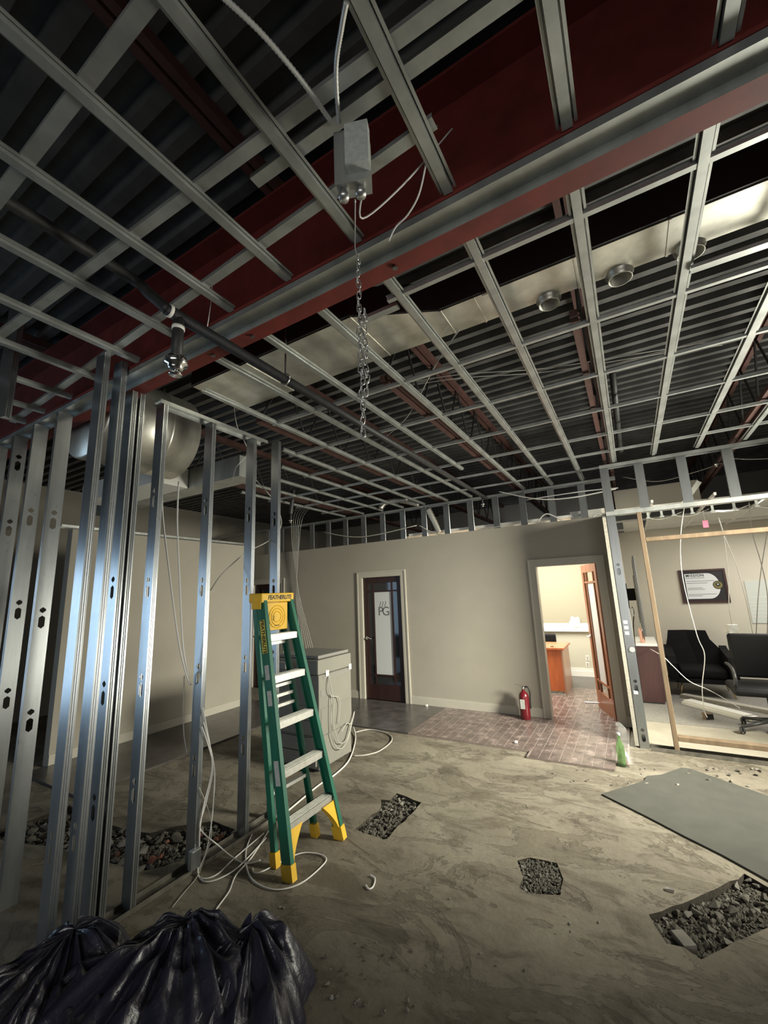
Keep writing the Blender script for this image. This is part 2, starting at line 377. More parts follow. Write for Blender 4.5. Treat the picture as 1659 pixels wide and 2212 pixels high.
def lay_tiles(x0, x1, y0, y1):
    nx = int(round((x1-x0)/0.1))
    for i in range(nx):
        x = x0+0.1*(i+0.5); ys = y0 if not (-1.18 < x < -0.385 and y0 < 5.0) else 4.80
        y = ys - (0.105 if i % 2 else 0)
        while y < y1-0.02:
            a = max(y, ys); b2 = min(y+0.21, y1)
            if b2-a > 0.03:
                o = bpy.data.objects.new('tile', tmeshes[rnd.randrange(6)]); COL.objects.link(o); o.parent = grout_o
                o.location = (x, (a+b2)/2, 0.0155); o.scale = (1, (b2-a)/0.21, 1)
            y += 0.21
lay_tiles(-2.66, -0.26, 4.97, 6.23)
lay_tiles(-1.60, -0.40, 6.24, 8.2)
eb = MB(); eb.box(-1.6, -0.19, 8.2, YF, 0.0005, 0.0225); eb.box(-3.2, -1.6, YB, YF, 0.0005, 0.0225); eb.obj('far_slate', 'tile_far', grout_o)

# --- back wall with three door openings
DOORS = [(-6.85, -6.05, 2.05), (-4.13, -3.325, 2.05), (-1.16, -0.355, 2.05)]
HW = 2.65
wb = MB(); x = -8.6
for a, b2, h in DOORS:
    wb.box(x, a, YB, YB+0.12, 0, HW); wb.box(a, b2, YB, YB+0.12, h, HW); x = b2
wb.box(x, -0.19, YB, YB+0.12, 0, HW)
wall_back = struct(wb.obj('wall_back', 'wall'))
wc = MB(); wc.box(-8.6, -0.19, YB+0.015, YB+0.105, HW, HW+0.004); wc.obj('wall_top_edge', 'gyp', wall_back)
for n, (a, b2, h) in enumerate(DOORS):
    tb = MB(); cw = 0.085
    for (x0, x1, z0, z1) in ((a-cw, a, 0.02, h+cw), (b2, b2+cw, 0.02, h+cw), (a, b2, h, h+cw)):
        tb.box(x0, x1, YB-0.016, YB, z0, z1)
    tb.box(a-cw, a-cw+0.022, YB-0.024, YB-0.016, 0.02, h+cw); tb.box(b2+cw-0.022, b2+cw, YB-0.024, YB-0.016, 0.02, h+cw); tb.box(a-cw+.022, b2+cw-.022, YB-0.024, YB-0.016, h+cw-0.022, h+cw)
    tb.box(a-0.001, a+0.016, YB-0.014, YB+0.122, 0.02, h); tb.box(b2-0.016, b2+0.001, YB-0.014, YB+0.122, 0.02, h); tb.box(a+.016, b2-.016, YB-0.014, YB+0.122, h-0.016, h+.001)
    struct(tb.obj('trim_%d' % (n+1), 'trim'))
sb = MB(); edges = [(-8.6, -6.85-.085), (-6.05+.085, -4.13-.085), (-3.325+.085, -1.16-.085), (-0.355+.085, -0.19)]
for a, b2 in edges:
    sb.box(a, b2, YB-0.014, YB-0.0005, 0.021, 0.125); sb.box(a, b2, YB-0.009, YB-0.0005, 0.125, 0.14)
struct(sb.obj('baseboard_back', 'trim'))

# --- left wall (stops short of the back wall) and its end
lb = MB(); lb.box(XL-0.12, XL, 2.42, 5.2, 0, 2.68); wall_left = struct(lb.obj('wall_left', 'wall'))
lb = MB(); lb.box(XL, XL+0.014, 2.42, 5.2, 0.021, 0.13); struct(lb.obj('baseboard_left', 'trim'))
lb = MB(); lb.extr([(-.06,-.03),(-.06,0),(.06,0),(.06,-.03)], (XL-.06, 2.3, 2.725), (XL-.06, 5.2, 2.725)); lb.obj('top_track', 'galv', wall_left)
# far dark cross wall behind the left opening, side walls and wall behind the camera keep the hall closed
hb = MB(); hb.box(-8.72, -8.6, -3.2, 10.5, 0, ZD); struct(hb.obj('wall_far_left', 'wall'))
struct(MB().box(-8.6, 6.0, 10.5, 10.62, 0, ZD).obj('wall_far_back', 'wall'))
struct(MB().box(6.0, 6.12, -3.2, 10.5, 0, ZD).obj('wall_right', 'wall'))

# --- wall between office and meeting room, and both rooms
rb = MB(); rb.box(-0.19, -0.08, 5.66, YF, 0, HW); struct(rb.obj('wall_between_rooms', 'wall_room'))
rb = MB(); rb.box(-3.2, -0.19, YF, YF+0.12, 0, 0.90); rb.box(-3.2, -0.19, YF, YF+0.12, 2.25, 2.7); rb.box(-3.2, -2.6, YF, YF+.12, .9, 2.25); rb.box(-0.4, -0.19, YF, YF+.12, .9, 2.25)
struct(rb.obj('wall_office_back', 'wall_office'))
rb = MB(); rb.box(-3.32, -3.2, YB+.12, YF, 0, 2.7); struct(rb.obj('wall_office_left', 'wall_office'))
rb = MB(); rb.box(-3.2, -0.19, YB+.12, YF, 2.7, 2.74); struct(rb.obj('ceiling_office', 'tile_white'))
rb = MB(); rb.box(-3.2, -0.19, YF-0.016, YF, 0.021, 0.17); rb.box(-3.2, -0.19, YF-0.022, YF-.016, 0.021, 0.12); struct(rb.obj('baseboard_office', 'trim_white'))
win = bpy.data.objects.new('window_1', None); COL.objects.link(win); win.location = (-1.5, YF, 0.9); struct(win)
def part(mb, name, matl, parent, smooth=False):
    L = parent.location if parent.parent is None else parent.parent.location
    mb.v = [tuple(Vector(p)-Vector(L)) for p in mb.v]; return mb.obj(name, matl, parent, smooth)
part(MB().box(-2.7, -0.3, YF-0.07, YF+0.02, 0.865, 0.90), 'window_sill', 'trim_white', win)
part(MB().box(-2.6, -0.4, YF+0.05, YF+0.06, 0.90, 2.25), 'pane', 'daylight', win)
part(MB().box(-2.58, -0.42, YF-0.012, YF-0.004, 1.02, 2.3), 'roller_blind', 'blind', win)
part(MB().box(-2.58, -0.42, YF-0.02, YF-0.0, 0.995, 1.02), 'blind_bar', 'trim_white', win)

rb = MB(); rb.box(-0.08, 6.0, YF, YF+0.12, 0, 2.72); struct(rb.obj('wall_meeting_back', 'wall_room'))
rb = MB(); rb.box(-0.08, 6.0, YF-0.012, YF, 0.005, 0.13); struct(rb.obj('baseboard_meeting', 'carpet_dark'))
rb = MB(); rb.box(-0.08, 6.0, 6.62, YF, 0.0005, 0.012); struct(rb.obj('floor_carpet', 'carpet'))
rb = MB(); rb.box(-0.08, 6.0, 5.70, 6.62, 0.0005, 0.006); struct(rb.obj('floor_meeting_slab', 'slab_room'))

# --- roof deck: fluted steel, flutes along X
db = MB(); p = 0.155; ys = -3.0; prof = []
while ys < 10.6:
    prof += [(ys, ZD), (ys+0.055, ZD), (ys+0.070, ZD+0.055), (ys+p-0.015, ZD+0.055)]; ys += p
for y_, z_ in prof: db.v += [(-8.7, y_, z_), (6.0, y_, z_)]
db.f = [(2*i, 2*i+1, 2*i+3, 2*i+2) for i in range(len(prof)-1)]
deck = struct(db.obj('ceiling', 'deck'))

# --- main red beam with the top track screwed under its flange
bt = thing('steel_beam', 'deep dark red steel I-beam crossing the whole ceiling', 'beam', (-1.3, 1.365, 3.17))
part(MB().box(-8.6, 6, 1.25, 1.48, 3.17, 3.186), 'bottom_flange', 'red_steel', bt)
part(MB().box(-8.6, 6, 1.36, 1.372, 3.186, 3.74), 'web', 'red_steel', bt)
part(MB().box(-8.6, 6, 1.25, 1.48, 3.74, 3.756), 'top_flange', 'red_steel', bt)
bolt = MB()
for bx_ in (-0.72, -1.62, -1.95):
    bolt = MB(); bolt.lathe([(.012,0),(.012,.008),(.004,.012)], (bx_, 1.43, 3.158), 8); part(bolt, 'bolt', 'rod', bt)
tk = MB(); tk.extr([(-.052,-.034),(-.05,0),(.05,0),(.052,-.034)], (-8.6, 1.302, 3.168), (6, 1.302, 3.168))
single(tk, 'beam_track', 'galv', 'long galvanized channel track fastened under the near edge of the red beam', 'metal track', (-1.3, 1.302, 3.168))

# --- bar joists
def joist(x, y0, y1, bot0, lab):
    t = thing('bar_joist', lab, 'joist', (x, y0, 3.22), group='open web joists under the roof deck')
    part(MB().box(x-.045, x-.008, y0, y1, ZD-.06, ZD-.002), 'top_chord', 'joist', t)
    part(MB().box(x+.008, x+.045, y0, y1, ZD-.06, ZD-.002), 'top_chord', 'joist', t)
    if bot0 is None: return
    part(MB().box(x-.05, x-.010, bot0, y1, 3.225, 3.265), 'bottom_chord', 'joist', t)
    part(MB().box(x+.010, x+.05, bot0, y1, 3.225, 3.265), 'bottom_chord', 'joist', t)
    wb_ = MB(); y = bot0; up_ = True; pts = []
    while y < y1-0.31:
        wb_.tube([(x, y, 3.245), (x, y+0.3, ZD-.03)], .010, 5); wb_.tube([(x, y+.3, ZD-.03), (x, y+0.6, 3.245)], .010, 5); y += 0.6
    part(wb_, 'web_rods', 'black_pipe', t)
for x, nm in ((1.2, 'rightmost brown bar joist beyond the red beam'), (-0.05, 'brown double-angle bar joist running above the open door, beyond the beam'), (-1.30, 'brown bar joist with black zigzag web rods beyond the chain'), (-2.55, 'bar joist above the stud partition beyond the beam'), (-4.35, 'leftmost bar joist beyond the beam')):
    joist(x, 1.37, 10.4, 2.35, nm)
for x, nm in ((1.2, 'dark joist chord on the near side of the beam, at right'), (-1.30, 'dark brown joist chord above the junction box, near side of the beam'), (-3.8, 'dark joist chord at far left, near side of the beam')):
    joist(x, -2.9, 1.35, None, nm)

# --- metal framing: C studs and tracks
def stud_mesh(L, holes=(), w_=0.092, fl=0.034, name='metal_stud'):
    mb = MB(); h = w_/2; z = 0.0
    for hz in sorted(holes):
        for (z0, z1, hw) in ((hz-.055, hz+.03, .018), (hz+.045, hz+.085, .018)):
            if z1 > L-.02 or z0 < z+.001: continue
            mb.add([(-h,0,z),(h,0,z),(h,0,z0),(-h,0,z0)], [(0,1,2,3)])
            c = 0.014
            mb.add([(-h,0,z0),(0,0,z0),(-hw,0,z0+c),(-hw,0,z1-c),(0,0,z1),(-h,0,z1)], [(0,1,2,3,4,5)])
            mb.add([(h,0,z0),(0,0,z0),(hw,0,z0+c),(hw,0,z1-c),(0,0,z1),(h,0,z1)], [(5,4,3,2,1,0)]); z = z1
    mb.add([(-h,0,z),(h,0,z),(h,0,L),(-h,0,L)], [(0,1,2,3)])
    for s in (-1, 1):
        pr = [(s*h,0),(s*h,.009),(s*(h-.003),.012),(s*h,.015),(s*h,.019),(s*(h-.003),.022),(s*h,.025),(s*h,fl),(s*(h-.008),fl)]
        n = len(pr); mb.add([(a,b_,0) for a, b_ in pr]+[(a,b_,L) for a, b_ in pr], [(i,i+1,n+i+1,n+i) for i in range(n-1)])
    return mb.mesh(name, 'galv_stud')
def stud(x, y, z0, z1, rz, label, holes=(), group=None, tilt=(0,0), name='metal_stud', **kw):
    o = bpy.data.objects.new(name, stud_mesh(z1-z0, holes, name=name, **kw)); COL.objects.link(o)
    o.location = (x, y, z0); o.rotation_euler = (tilt[0], tilt[1], rz)
    return tag(o, label, 'metal stud', group)
H90 = math.pi/2
G1 = 'studs under the red beam'; G2 = 'studs of the partition behind the ladder'
for i, (x, hs) in enumerate([(-5.02, ()), (-4.61, ()), (-4.20, (1.05, 1.66, 2.36, 2.90)), (-3.83, (1.12, 1.72, 2.40)), (-3.44, (1.02, 1.66, 2.33))]):
    stud(x, 1.301, 0.0, 3.150, H90, ['galvanized stud under the beam, farthest left and mostly outside the frame','galvanized stud under the beam, second from the far left','galvanized stud under the beam at the left frame edge','wide-faced galvanized stud under the beam, second from left edge','wide-faced galvanized stud under the beam, third from left edge'][i], hs, G1)
# two tall studs in front of the track, the doubled corner stud, then the run toward the back
stud(-2.55, 1.105, 0.0, 3.215, 0, 'tall bright-edged stud standing in front of the beam track, left of a pair', (0.6,), G2)
stud(-2.55, 1.205, 0.0, 3.21, 0, 'tall bright-edged stud standing in front of the beam track, right of a pair', (0.6,), G2)
cs = thing('corner_stud', 'wide bluish doubled corner stud at the end of the beam track', 'metal stud', (-2.755, 1.385, 0), group=G2)
for dx, dy, rz in ((0, 0, 0), (0.0, .086, math.pi)):
    o = bpy.data.objects.new('stud_channel', stud_mesh(3.15, (0.62, 1.22, 1.83), name='stud_channel')); COL.objects.link(o); o.parent = cs; o.location = (dx, dy, 0); o.rotation_euler = (0,0,rz)
for y, zt, lab in ((1.605, 3.16, 'galvanized stud just right of the wide corner stud'), (2.01, 3.15, 'galvanized stud with white cables wrapped round it'), (2.435, 3.15, 'galvanized stud standing directly left of the green ladder'), (2.735, 3.21, 'galvanized stud seen behind the ladder top')):
    stud(-2.755, y, 0.0, zt, 0, lab, (0.62, 1.22, 1.83, 2.44), G2)
single(MB().extr([(-.048,-.03),(-.047,0),(.047,0),(.048,-.03)], (-2.755, 1.58, 3.168), (-2.755, 2.60, 3.168)), 'partition_track', 'galv', 'short top track over the studs behind the ladder', 'metal track', (-2.755, 1.58, 3.168))
single(MB().extr([(-.048,.03),(-.047,0),(.047,0),(.048,.03)], (-2.755, 1.3, 0.003), (-2.755, 2.9, 0.003)), 'floor_track', 'dusty', 'dusty floor track under the stud partition beside the ladder', 'metal track', (-2.755, 1.3, 0.003))
# soffit framing above the back wall
single(MB().extr([(-.05,-.034),(-.048,0),(.048,0),(.05,-.034)], (-8.5, YB+.055, 3.176), (0.0, YB+.055, 3.176)), 'soffit_track', 'galv', 'top track of the stub framing above the back wall', 'metal track', (-4, YB+.055, 3.176))
k = 0; xs = -0.43
while xs > -6.9:
    lab = 'short galvanized stub stud above the back wall, %s from the right' % (ORD[k] if k < 15 else str(k+1)+'th')
    stud(xs, YB+.03, HW+.006, 3.170, 0, lab, (), 'stub studs above the back wall', name='stub_stud'); xs -= 0.405; k += 1

# --- opened partition on the right: end studs, header track, stub studs, floor track
PR = thing('partition_end_post', 'thick galvanized end post at the corner of the opened partition', 'metal stud', (-0.105, YP, 0))
def sub(parent, mesh, name, loc, rz=0):
    o = bpy.data.objects.new(name, mesh); COL.objects.link(o); o.parent = parent; o.location = loc; o.rotation_euler = (0,0,rz); return o
sub(PR, stud_mesh(3.15, (0.12, 0.62, 1.9), name='stud_channel'), 'stud_channel', (0.0, 0.0, 0))
sub(PR, stud_mesh(3.15, (), name='stud_channel'), 'stud_channel', (0.0, 0.085, 0), math.pi)
part(MB().box(-.195, -.158, YP+.0, YP+.085, 0.02, 2.65), 'drywall_edge', 'gyp', PR)
for z in (1.30, 1.24, 1.18, .55): part(MB().box(-.135, -.095, YP-.004, YP-.001, z, z+.035), 'screw_plate', 'trim_white', PR)
part(MB().lathe([(.028,0),(.026,.003)], (-.09, YP-.006, 1.02), 14, Matrix.Rotation(H90,3,'X')), 'cover_disc', 'trim', PR)
single(MB().extr([(-.05,.045),(-.048,0),(.048,0),(.05,.045)], (-0.15, YP, 2.545), (5.8, YP, 2.545)), 'header_track', 'galv', 'horizontal galvanized header track over the timber window frame', 'metal track', (-.15, YP, 2.545))
single(MB().extr([(-.05,-.04),(-.048,0),(.048,0),(.05,-.04)], (-0.15, YP, 3.165), (5.8, YP, 3.165)), 'upper_track', 'galv', 'upper track of the stub framing above the meeting room opening', 'metal track', (-.15, YP, 3.165))
for i, x in enumerate((0.255, 0.665, 1.075, 1.485, 1.895)):
    stud(x, YP-.015, 2.55, 3.160, 0, 'dark stub stud above the header track, %s from the corner post' % ORD[i], (), 'stub studs above the meeting room', name='stub_stud')
single(MB().extr([(-.05,.04),(-.048,0),(.048,0),(.05,.04)], (-0.05, YP, 0.002), (5.8, YP, 0.002)), 'floor_track', 'dusty', 'dusty floor track under the opened partition at right', 'metal track', (-.05, YP, 0.002))
# timber window frame
wf = thing('timber_frame', 'raw timber window frame standing in the opened partition', 'window frame', (0.18, YP, 0.03))
part(MB().rbox(0.160, 0.205, YP-.045, YP+.045, 0.032, 2.545, .003, 1), 'post', 'wood_raw', wf)
part(MB().rbox(0.206, 3.2, YP-.045, YP+.045, 2.205, 2.25, .003, 1), 'head', 'wood_raw', wf)
part(MB().rbox(0.206, 3.2, YP-.045, YP+.045, 0.125, 0.17, .003, 1), 'sill', 'wood_raw', wf)

# ================================================================== CEILING GRID
HAT = [(-.032,.014),(-.0225,.014),(-.0215,.030),(-.0175,.030),(-.0165,0),(.0165,0),(.0175,.030),(.0215,.030),(.0225,.014),(.032,.014)]
SHAT = [(-.024,.02),(-.014,.02),(-.012,0),(.012,0),(.014,.02),(.024,.02)]
FLAT = [(-.021,.018),(-.021,0),(.021,0),(.021,.018)]
def bar(name, prof, p0, p1, label, group, matl='galv'):
    mb = MB(); mb.extr(prof, p0, p1); return single(mb, name, matl, label, 'ceiling bar', p0, group)
far_x = [1.64, 1.23, 0.82, 0.415, 0.012, -0.395, -0.797, -1.195, -1.59, -2.0, -2.41, -2.82, -3.23, -3.64, -4.05, -4.46]
fy0 = [1.49]*10 + [1.7, 2.9, 3.3, 3.6, 3.4, 3.8]
fy1 = [5.52]*4 + [5.6] + [YB]*11
for i, x in enumerate(far_x):
    y1 = fy1[i] - (1.55 if i == 8 else 0) + (0.0)
    bar('furring_bar', HAT, (x, fy0[i], ZG), (x, y1, ZG), 'hat-shaped furring bar beyond the red beam, %s from the right' % (ORD[i] if i < 15 else 'sixteenth'), 'furring bars beyond the beam')
near_x = [0.82, 0.42, 0.017, -0.39, -0.79, -1.18, -1.57, -2.0, -2.41, -2.825, -3.24, -3.65, -3.98]
for i, x in enumerate(near_x):
    bar('furring_bar', HAT, (x, -1.6, ZG), (x, 1.246, ZG), 'hat-shaped furring bar on the near side of the red beam, %s from the right' % ORD[i], 'furring bars before the beam')
for i, (y, xa, xb) in enumerate([(1.63, -0.87, 1.9), (2.41, -2.45, 1.9), (3.09, -2.9, 1.9), (3.77, -3.3, 1.9), (4.45, -4.6, 1.9), (5.06, -4.6, 1.9), (5.73, -4.6, 0.02)]):
    bar('cross_runner', SHAT, (xa, y, ZG+.004), (xb, y, ZG+.004), 'thin cross runner between the furring bars, %s row beyond the beam' % ORD[i], 'cross runners beyond the beam')
for i, (pa, pb) in enumerate([((-1.85, .40, ZG+.026), (1.5, .365, ZG+.026)), ((-2.8, .715, ZG+.026), (1.5, .83, ZG+.026)), ((-4.1, 1.20, ZG+.026), (-0.345, 1.02, ZG+.026)), ((-0.99, .865, ZG+.046), (1.5, .885, ZG+.046)), ((-4.0, -.05, ZG+.026), (1.5, -.02, ZG+.026))]):
    bar('cross_channel', FLAT, pa, pb, ['flat cross channel nearest the camera at upper left', 'flat cross channel crossing behind the armoured cables', 'flat cross channel just before the red web, ending short at right', 'doubled-up cross channel overlapping beside the junction box', 'flat cross channel overhead at the frame edge'][i], 'cross channels before the beam')
# loose hanging stud at far left, stub on the right bars
stud(-3.02, 0.82, 2.83, 3.60, 0.3, 'short stud hanging down from the bars at the left edge', (), None, name='hanger_stud')
bar('offcut_bar', FLAT, (0.43, 2.20, ZG-.022), (1.9, 2.20, ZG-.022), 'dark flat channel laid across the right bars under the duct', None)
single(MB().box(-1.10,-.86, 1.70, 1.74, ZG+.03, ZG+.05), 'offcut_strip', 'galv', 'short galvanized strip sticking out beside a bar beyond the beam', 'metal strip', (-1.0, 1.7, ZG+.03))

# ================================================================== DUCTS
dz0, dz1 = 3.345, 3.47
dt = thing('rectangular_duct', 'rectangular galvanized duct running along behind the red beam', 'duct', (0.5, 2.18, dz0))
part(MB().box(-.75, 6.0, 2.045, 2.29, dz0, dz1), 'trunk', 'duct', dt)
part(MB().box(-2.68, -1.22, 1.80, 2.275, dz0, dz1), 'wide_trunk', 'duct', dt)
tr = MB(); a = [(-1.22,1.80,dz0),(-1.22,2.275,dz0),(-1.22,2.275,dz1),(-1.22,1.80,dz1)]; b2 = [(-.75,2.045,dz0),(-.75,2.29,dz0),(-.75,2.29,dz1),(-.75,2.045,dz1)]
tr.add(a+b2, [(0,1,5,4),(1,2,6,5),(2,3,7,6),(3,0,4,7)]); part(tr, 'transition', 'duct', dt)
part(MB().add([(-1.22,1.785,dz0+.006),(-.75,2.03,dz0+.006),(-.75,2.03,dz1+.06),(-1.22,1.785,dz1+.06)], [(0,1,2,3)]), 'shade_panel', 'cable_black', dt)  # black panels stand in for shade on the duct's near faces
part(MB().box(-.75, 6.0, 2.030, 2.044, dz0+.006, dz1+.06), 'shade_panel', 'cable_black', dt)
part(MB().box(-2.68, -1.22, 1.785, 1.799, dz0+.006, dz1+.06), 'shade_panel', 'cable_black', dt)
for x in (-2.1, -1.22):
    part(MB().box(x-.006, x+.006, 1.797, 2.278, dz0-.003, dz1), 'seam', 'duct', dt)
for x in (-.75, -.55, -.03, .37, .78, 1.2):
    part(MB().box(x-.005, x+.005, 2.042, 2.293, dz0-.004, dz1), 'seam', 'duct', dt)
for i, (cx_, cy_) in enumerate(((onz(1183,640,dz0).x, 2.30), (onz(1338,592,dz0).x, 2.30), (onz(1488,548,dz0).x, 2.30))):
    c = MB(); c.lathe([(.075,.05),(.068,.0),(.058,-.008),(.059,-.014),(.057,-.016),(.058,-.022),(.056,-.023),(.058,-.031),(.053,-.031),(.053,.04)], (cx_, cy_, dz0), 24)
    part(c, 'takeoff_collar', 'duct', dt, True)
bk = MB(); bk.box(-.50, -.46, 2.03, 2.045, dz0-.01, dz0+.02); part(bk, 'clip', 'rod', dt)
rd = thing('round_duct', 'large round galvanized duct behind the left studs', 'duct', (-3.73, 1.55, 3.33))
c = MB(); R_ = Matrix.Rotation(-H90, 3, 'X')
c.lathe([(.385,0),(.40,.02),(.40,.25),(.408,.26),(.40,.27),(.40,.52),(.408,.53),(.40,.54),(.40,.80),(.38,.80)], (-3.73, 1.55, 3.33), 40, R_); part(c, 'barrel', 'duct', rd, True)
for y in (1.7, 2.2): part(MB().box(-3.742, -3.718, y-.001, y+.001, 3.72, ZD), 'hanger_strap', 'galv', rd)
single(MB().box(-6.4, -3.32, 2.80, 3.03, 2.99, 3.215), 'flat_duct', 'galv', 'long flat grey duct seen between the studs above the left wall', 'duct', (-4.8, 2.9, 3.0))
db_ = thing('duct_box', 'pale grey duct box hanging behind the left studs', 'duct', (-4.9, 2.6, 3.0))
part(MB().box(-5.7, -4.15, 2.42, 2.79, 2.99, 3.21), 'box_body', 'trim_white', db_)
for x in (-5.5, -4.4):
    for y in (2.44, 2.77): part(MB().box(x-.012, x+.012, y-.001, y+.001, 3.21, ZD), 'hanger_strap', 'galv', db_)

# ================================================================== PIPES, SPRINKLERS, ELECTRICAL
sp = thing('sprinkler_pipe', 'black sprinkler pipe with dropped head under the left bars', 'pipe', (-1.70, 1.05, 3.085))
part(MB().tube([(-1.70, 0.985, 3.085), (-1.70, 6.0, 3.085)], .028, 12), 'pipe_run', 'black_pipe', sp, True)
part(MB().tube(spline([(-1.90, -1.2, 3.30), (-1.90, 0.3, 3.30), (-1.90, .88, 3.30), (-1.80, .96, 3.19), (-1.70, 1.0, 3.085)], 5), .026, 12), 'feed_pipe', 'black_pipe', sp, True)
part(MB().tube([(-1.70, 1.05, 3.09), (-1.70, 1.05, 2.86)], .026, 12), 'drop_pipe', 'black_pipe', sp, True)
part(MB().tube([(-1.70, 1.05, 3.03), (-1.70, 1.05, 3.012)], .029, 12), 'paint_ring', 'white_plastic', sp, True)
part(MB().tube([(-1.70, .995, 3.085), (-1.70, 1.01, 3.085)], .031, 12), 'paint_ring', 'white_plastic', sp, True)
part(MB().lathe([(.02,.05),(.045,.035),(.05,.02),(.052,.0),(.035,-.004),(.035,-.02),(.02,-.03)], (-1.70, 1.05, 2.83), 18), 'escutcheon', 'chrome', sp, True)
part(MB().tube([(-1.70, 1.05, 2.81), (-1.70, 1.05, 2.785)], .010, 8).lathe([(.03,0),(.03,.003)], (-1.70, 1.05, 2.78), 12), 'sprinkler_head', 'chrome', sp, True)
hr = thing('pipe_hanger', 'thin hanger rod with hook holding the black sprinkler pipe beyond the beam', 'hanger', (-1.70, 1.77, 3.085))
part(MB().tube([(-1.70, 1.77, 3.12), (-1.70, 1.77, 3.80)], .006, 6), 'rod', 'rod', hr)
part(MB().torus((-1.70, 1.77, 3.085), .036, .005, 'y', 16, 6), 'hook', 'chain', hr, True)
bp = thing('branch_pipe', 'black sprinkler branch pipe above the meeting room framing', 'pipe', (0.09, 5.40, 3.30))
part(MB().tube([(0.088, 3.33, 3.30), (0.098, 5.42, 3.30)], .024, 12), 'pipe_run', 'black_pipe', bp, True)
part(MB().tube([(0.07, 5.42, 3.30), (4.5, 5.42, 3.31)], .024, 12), 'cross_pipe', 'black_pipe', bp, True)
part(MB().tube([(0.10, 5.37, 3.30), (0.10, 5.47, 3.30)], .036, 12), 'elbow_fitting', 'black_pipe', bp, True)
def sprink(x, y, z, lab):
    t = thing('ceiling_sprinkler', lab, 'sprinkler', (x, y, z))
    part(MB().tube([(x,y,z),(x,y,z+.12)], .012, 8), 'nipple', 'black_pipe', t, True)
    part(MB().lathe([(.012,.02),(.028,.012),(.03,0),(.01,-.012),(.01,-.03)], (x,y,z), 12), 'frame', 'chrome', t, True)
    part(MB().lathe([(.022,0),(.022,.003)], (x,y,z-.034), 12), 'deflector', 'chrome', t, True)
q = ony(1548, 1003, 6.4); sprink(q.x, q.y, q.z, 'chrome sprinkler head above the meeting room opening')
q = ony(878, 1078, 5.7); sprink(q.x, q.y, q.z, 'sprinkler head hanging near the middle of the back wall')
q = ony(1043, 1090, 5.9); sprink(q.x, q.y, q.z, 'sprinkler head hanging above the wall between the two doors')
q = ony(628, 1125, 4.6); sprink(q.x, q.y, q.z, 'sprinkler head hanging beyond the ladder top')
pt = MB().tube([ony(628,1110,4.6), ony(634,1058,4.6)], .03, 8); single(pt, 'pipe_stub', 'black_pipe', 'short vertical black pipe beyond the ladder top', 'pipe', ony(628,1110,4.6))

jb = thing('junction_box', 'galvanized junction box hanging by two armoured cables', 'junction box', (-.58, .90, 3.05), rz=0.35)
lb_ = MB(); lb_.box(-.052,.052,-.027,.027,-.07,.12); o = lb_.obj('box_body', 'galv', jb)
MB().box(-.055,.055,-.031,-.028,-.075,.125).obj('cover_plate', 'galv', jb)
MB().box(-.012,.060,-.065,-.031,-.05,.10).obj('cover_strap', 'sticker', jb)
MB().lathe([(.013,0),(.013,.004)], (.03,-.035,.115), 12, Matrix.Rotation(H90,3,'X')).obj('knockout', 'cable_black', jb)
MB().lathe([(.018,0),(.02,.01),(.014,.03)], (-.03, 0, .12), 12).obj('cable_connector', 'rod', jb, True)
MB().lathe([(.016,0),(.018,.012),(.012,.03)], (.02, 0, -.100), 12).obj('cable_connector', 'chain', jb, True)
MB().lathe([(.016,0),(.018,.012),(.012,.03)], (-.035, 0, -.100), 12).obj('cable_connector', 'chain', jb, True)
def cable(label, pts, r, matl, name='cable', cat='cable', k=6, group=None, ribs=0):
    pp = spline(pts, k)
    rs = [r*(1.12 if i % 2 else 0.9) for i in range(len(pp))] if ribs else r
    base = Vector(pts[0]); mb = MB().tube(pp, rs, 6)
    return single(mb, name, matl, label, cat, base, group, True)
cable('armoured cable looping from upper left into the junction box', [onz(478,-10,3.165), onz(565,72,3.165), onz(650,172,3.165), onz(716,264,3.165)], .007, 'bx', 'armoured_cable', k=24, ribs=1)
cable('armoured cable rising straight up from the junction box', [onz(748,5,3.165), onz(738,60,3.165), onz(726,150,3.165), onz(732,265,3.165)], .007, 'bx', 'armoured_cable', k=24, ribs=1)
cable('thin loose white wire dangling in a V below the junction box', [ony(785,405,.92), ony(783,472,1.0), ony(870,400,1.1), ony(977,278,1.2)], .003, 'cable_white', 'wire')
cable('thin kinked wire hanging by the beam track right of the box', [ony(920,355,1.12), ony(905,420,1.15), ony(880,465,1.18), ony(855,490,1.2), ony(840,520,1.2)], .003, 'cable_white', 'wire')
# chain
ch = thing('hanging_chain', 'steel link chain hanging from the beam track', 'chain', (-.80, 1.25, 3.13))
def link(c, rz, tilt=0):
    mb = MB(); pts = []
    for k_ in range(13):
        t = 2*math.pi*k_/12; x_ = .0085*math.cos(t); z_ = .0085*math.sin(t)+(.0105 if math.sin(t) > 0.01 else -.0105 if math.sin(t) < -.01 else 0)
        pts.append(Vector((x_,0,z_)))
    mb.tube(pts, .0026, 5, False); return mb
lm = link((0,0,0), 0).mesh('chain_link', 'chain', True)
for j, (x0, y0, za, zb) in enumerate(((-.80, 1.25, 3.125, 2.31), (-.785, 1.262, 2.86, 2.48))):
    n = int((za-zb)/.027)
    for i in range(n):
        o = bpy.data.objects.new('link', lm); COL.objects.link(o); o.parent = ch
        o.location = (x0+.80+ .004*math.sin(i*1.3)-.0*j, y0-1.25+.003*math.cos(i*2.1), za-3.13-i*.027); o.rotation_euler = (0, rnd.uniform(-.25,.25), (0.3 if i % 2 else 1.87)+rnd.uniform(-.2,.2))
cable('thin chain tail slung from the junction box to the beam track', [(-.585,.91,2.955), (-.66,1.02,2.98), (-.74,1.14,3.04), (-.80,1.25,3.128)], .0028, 'chain', 'chain_tail')
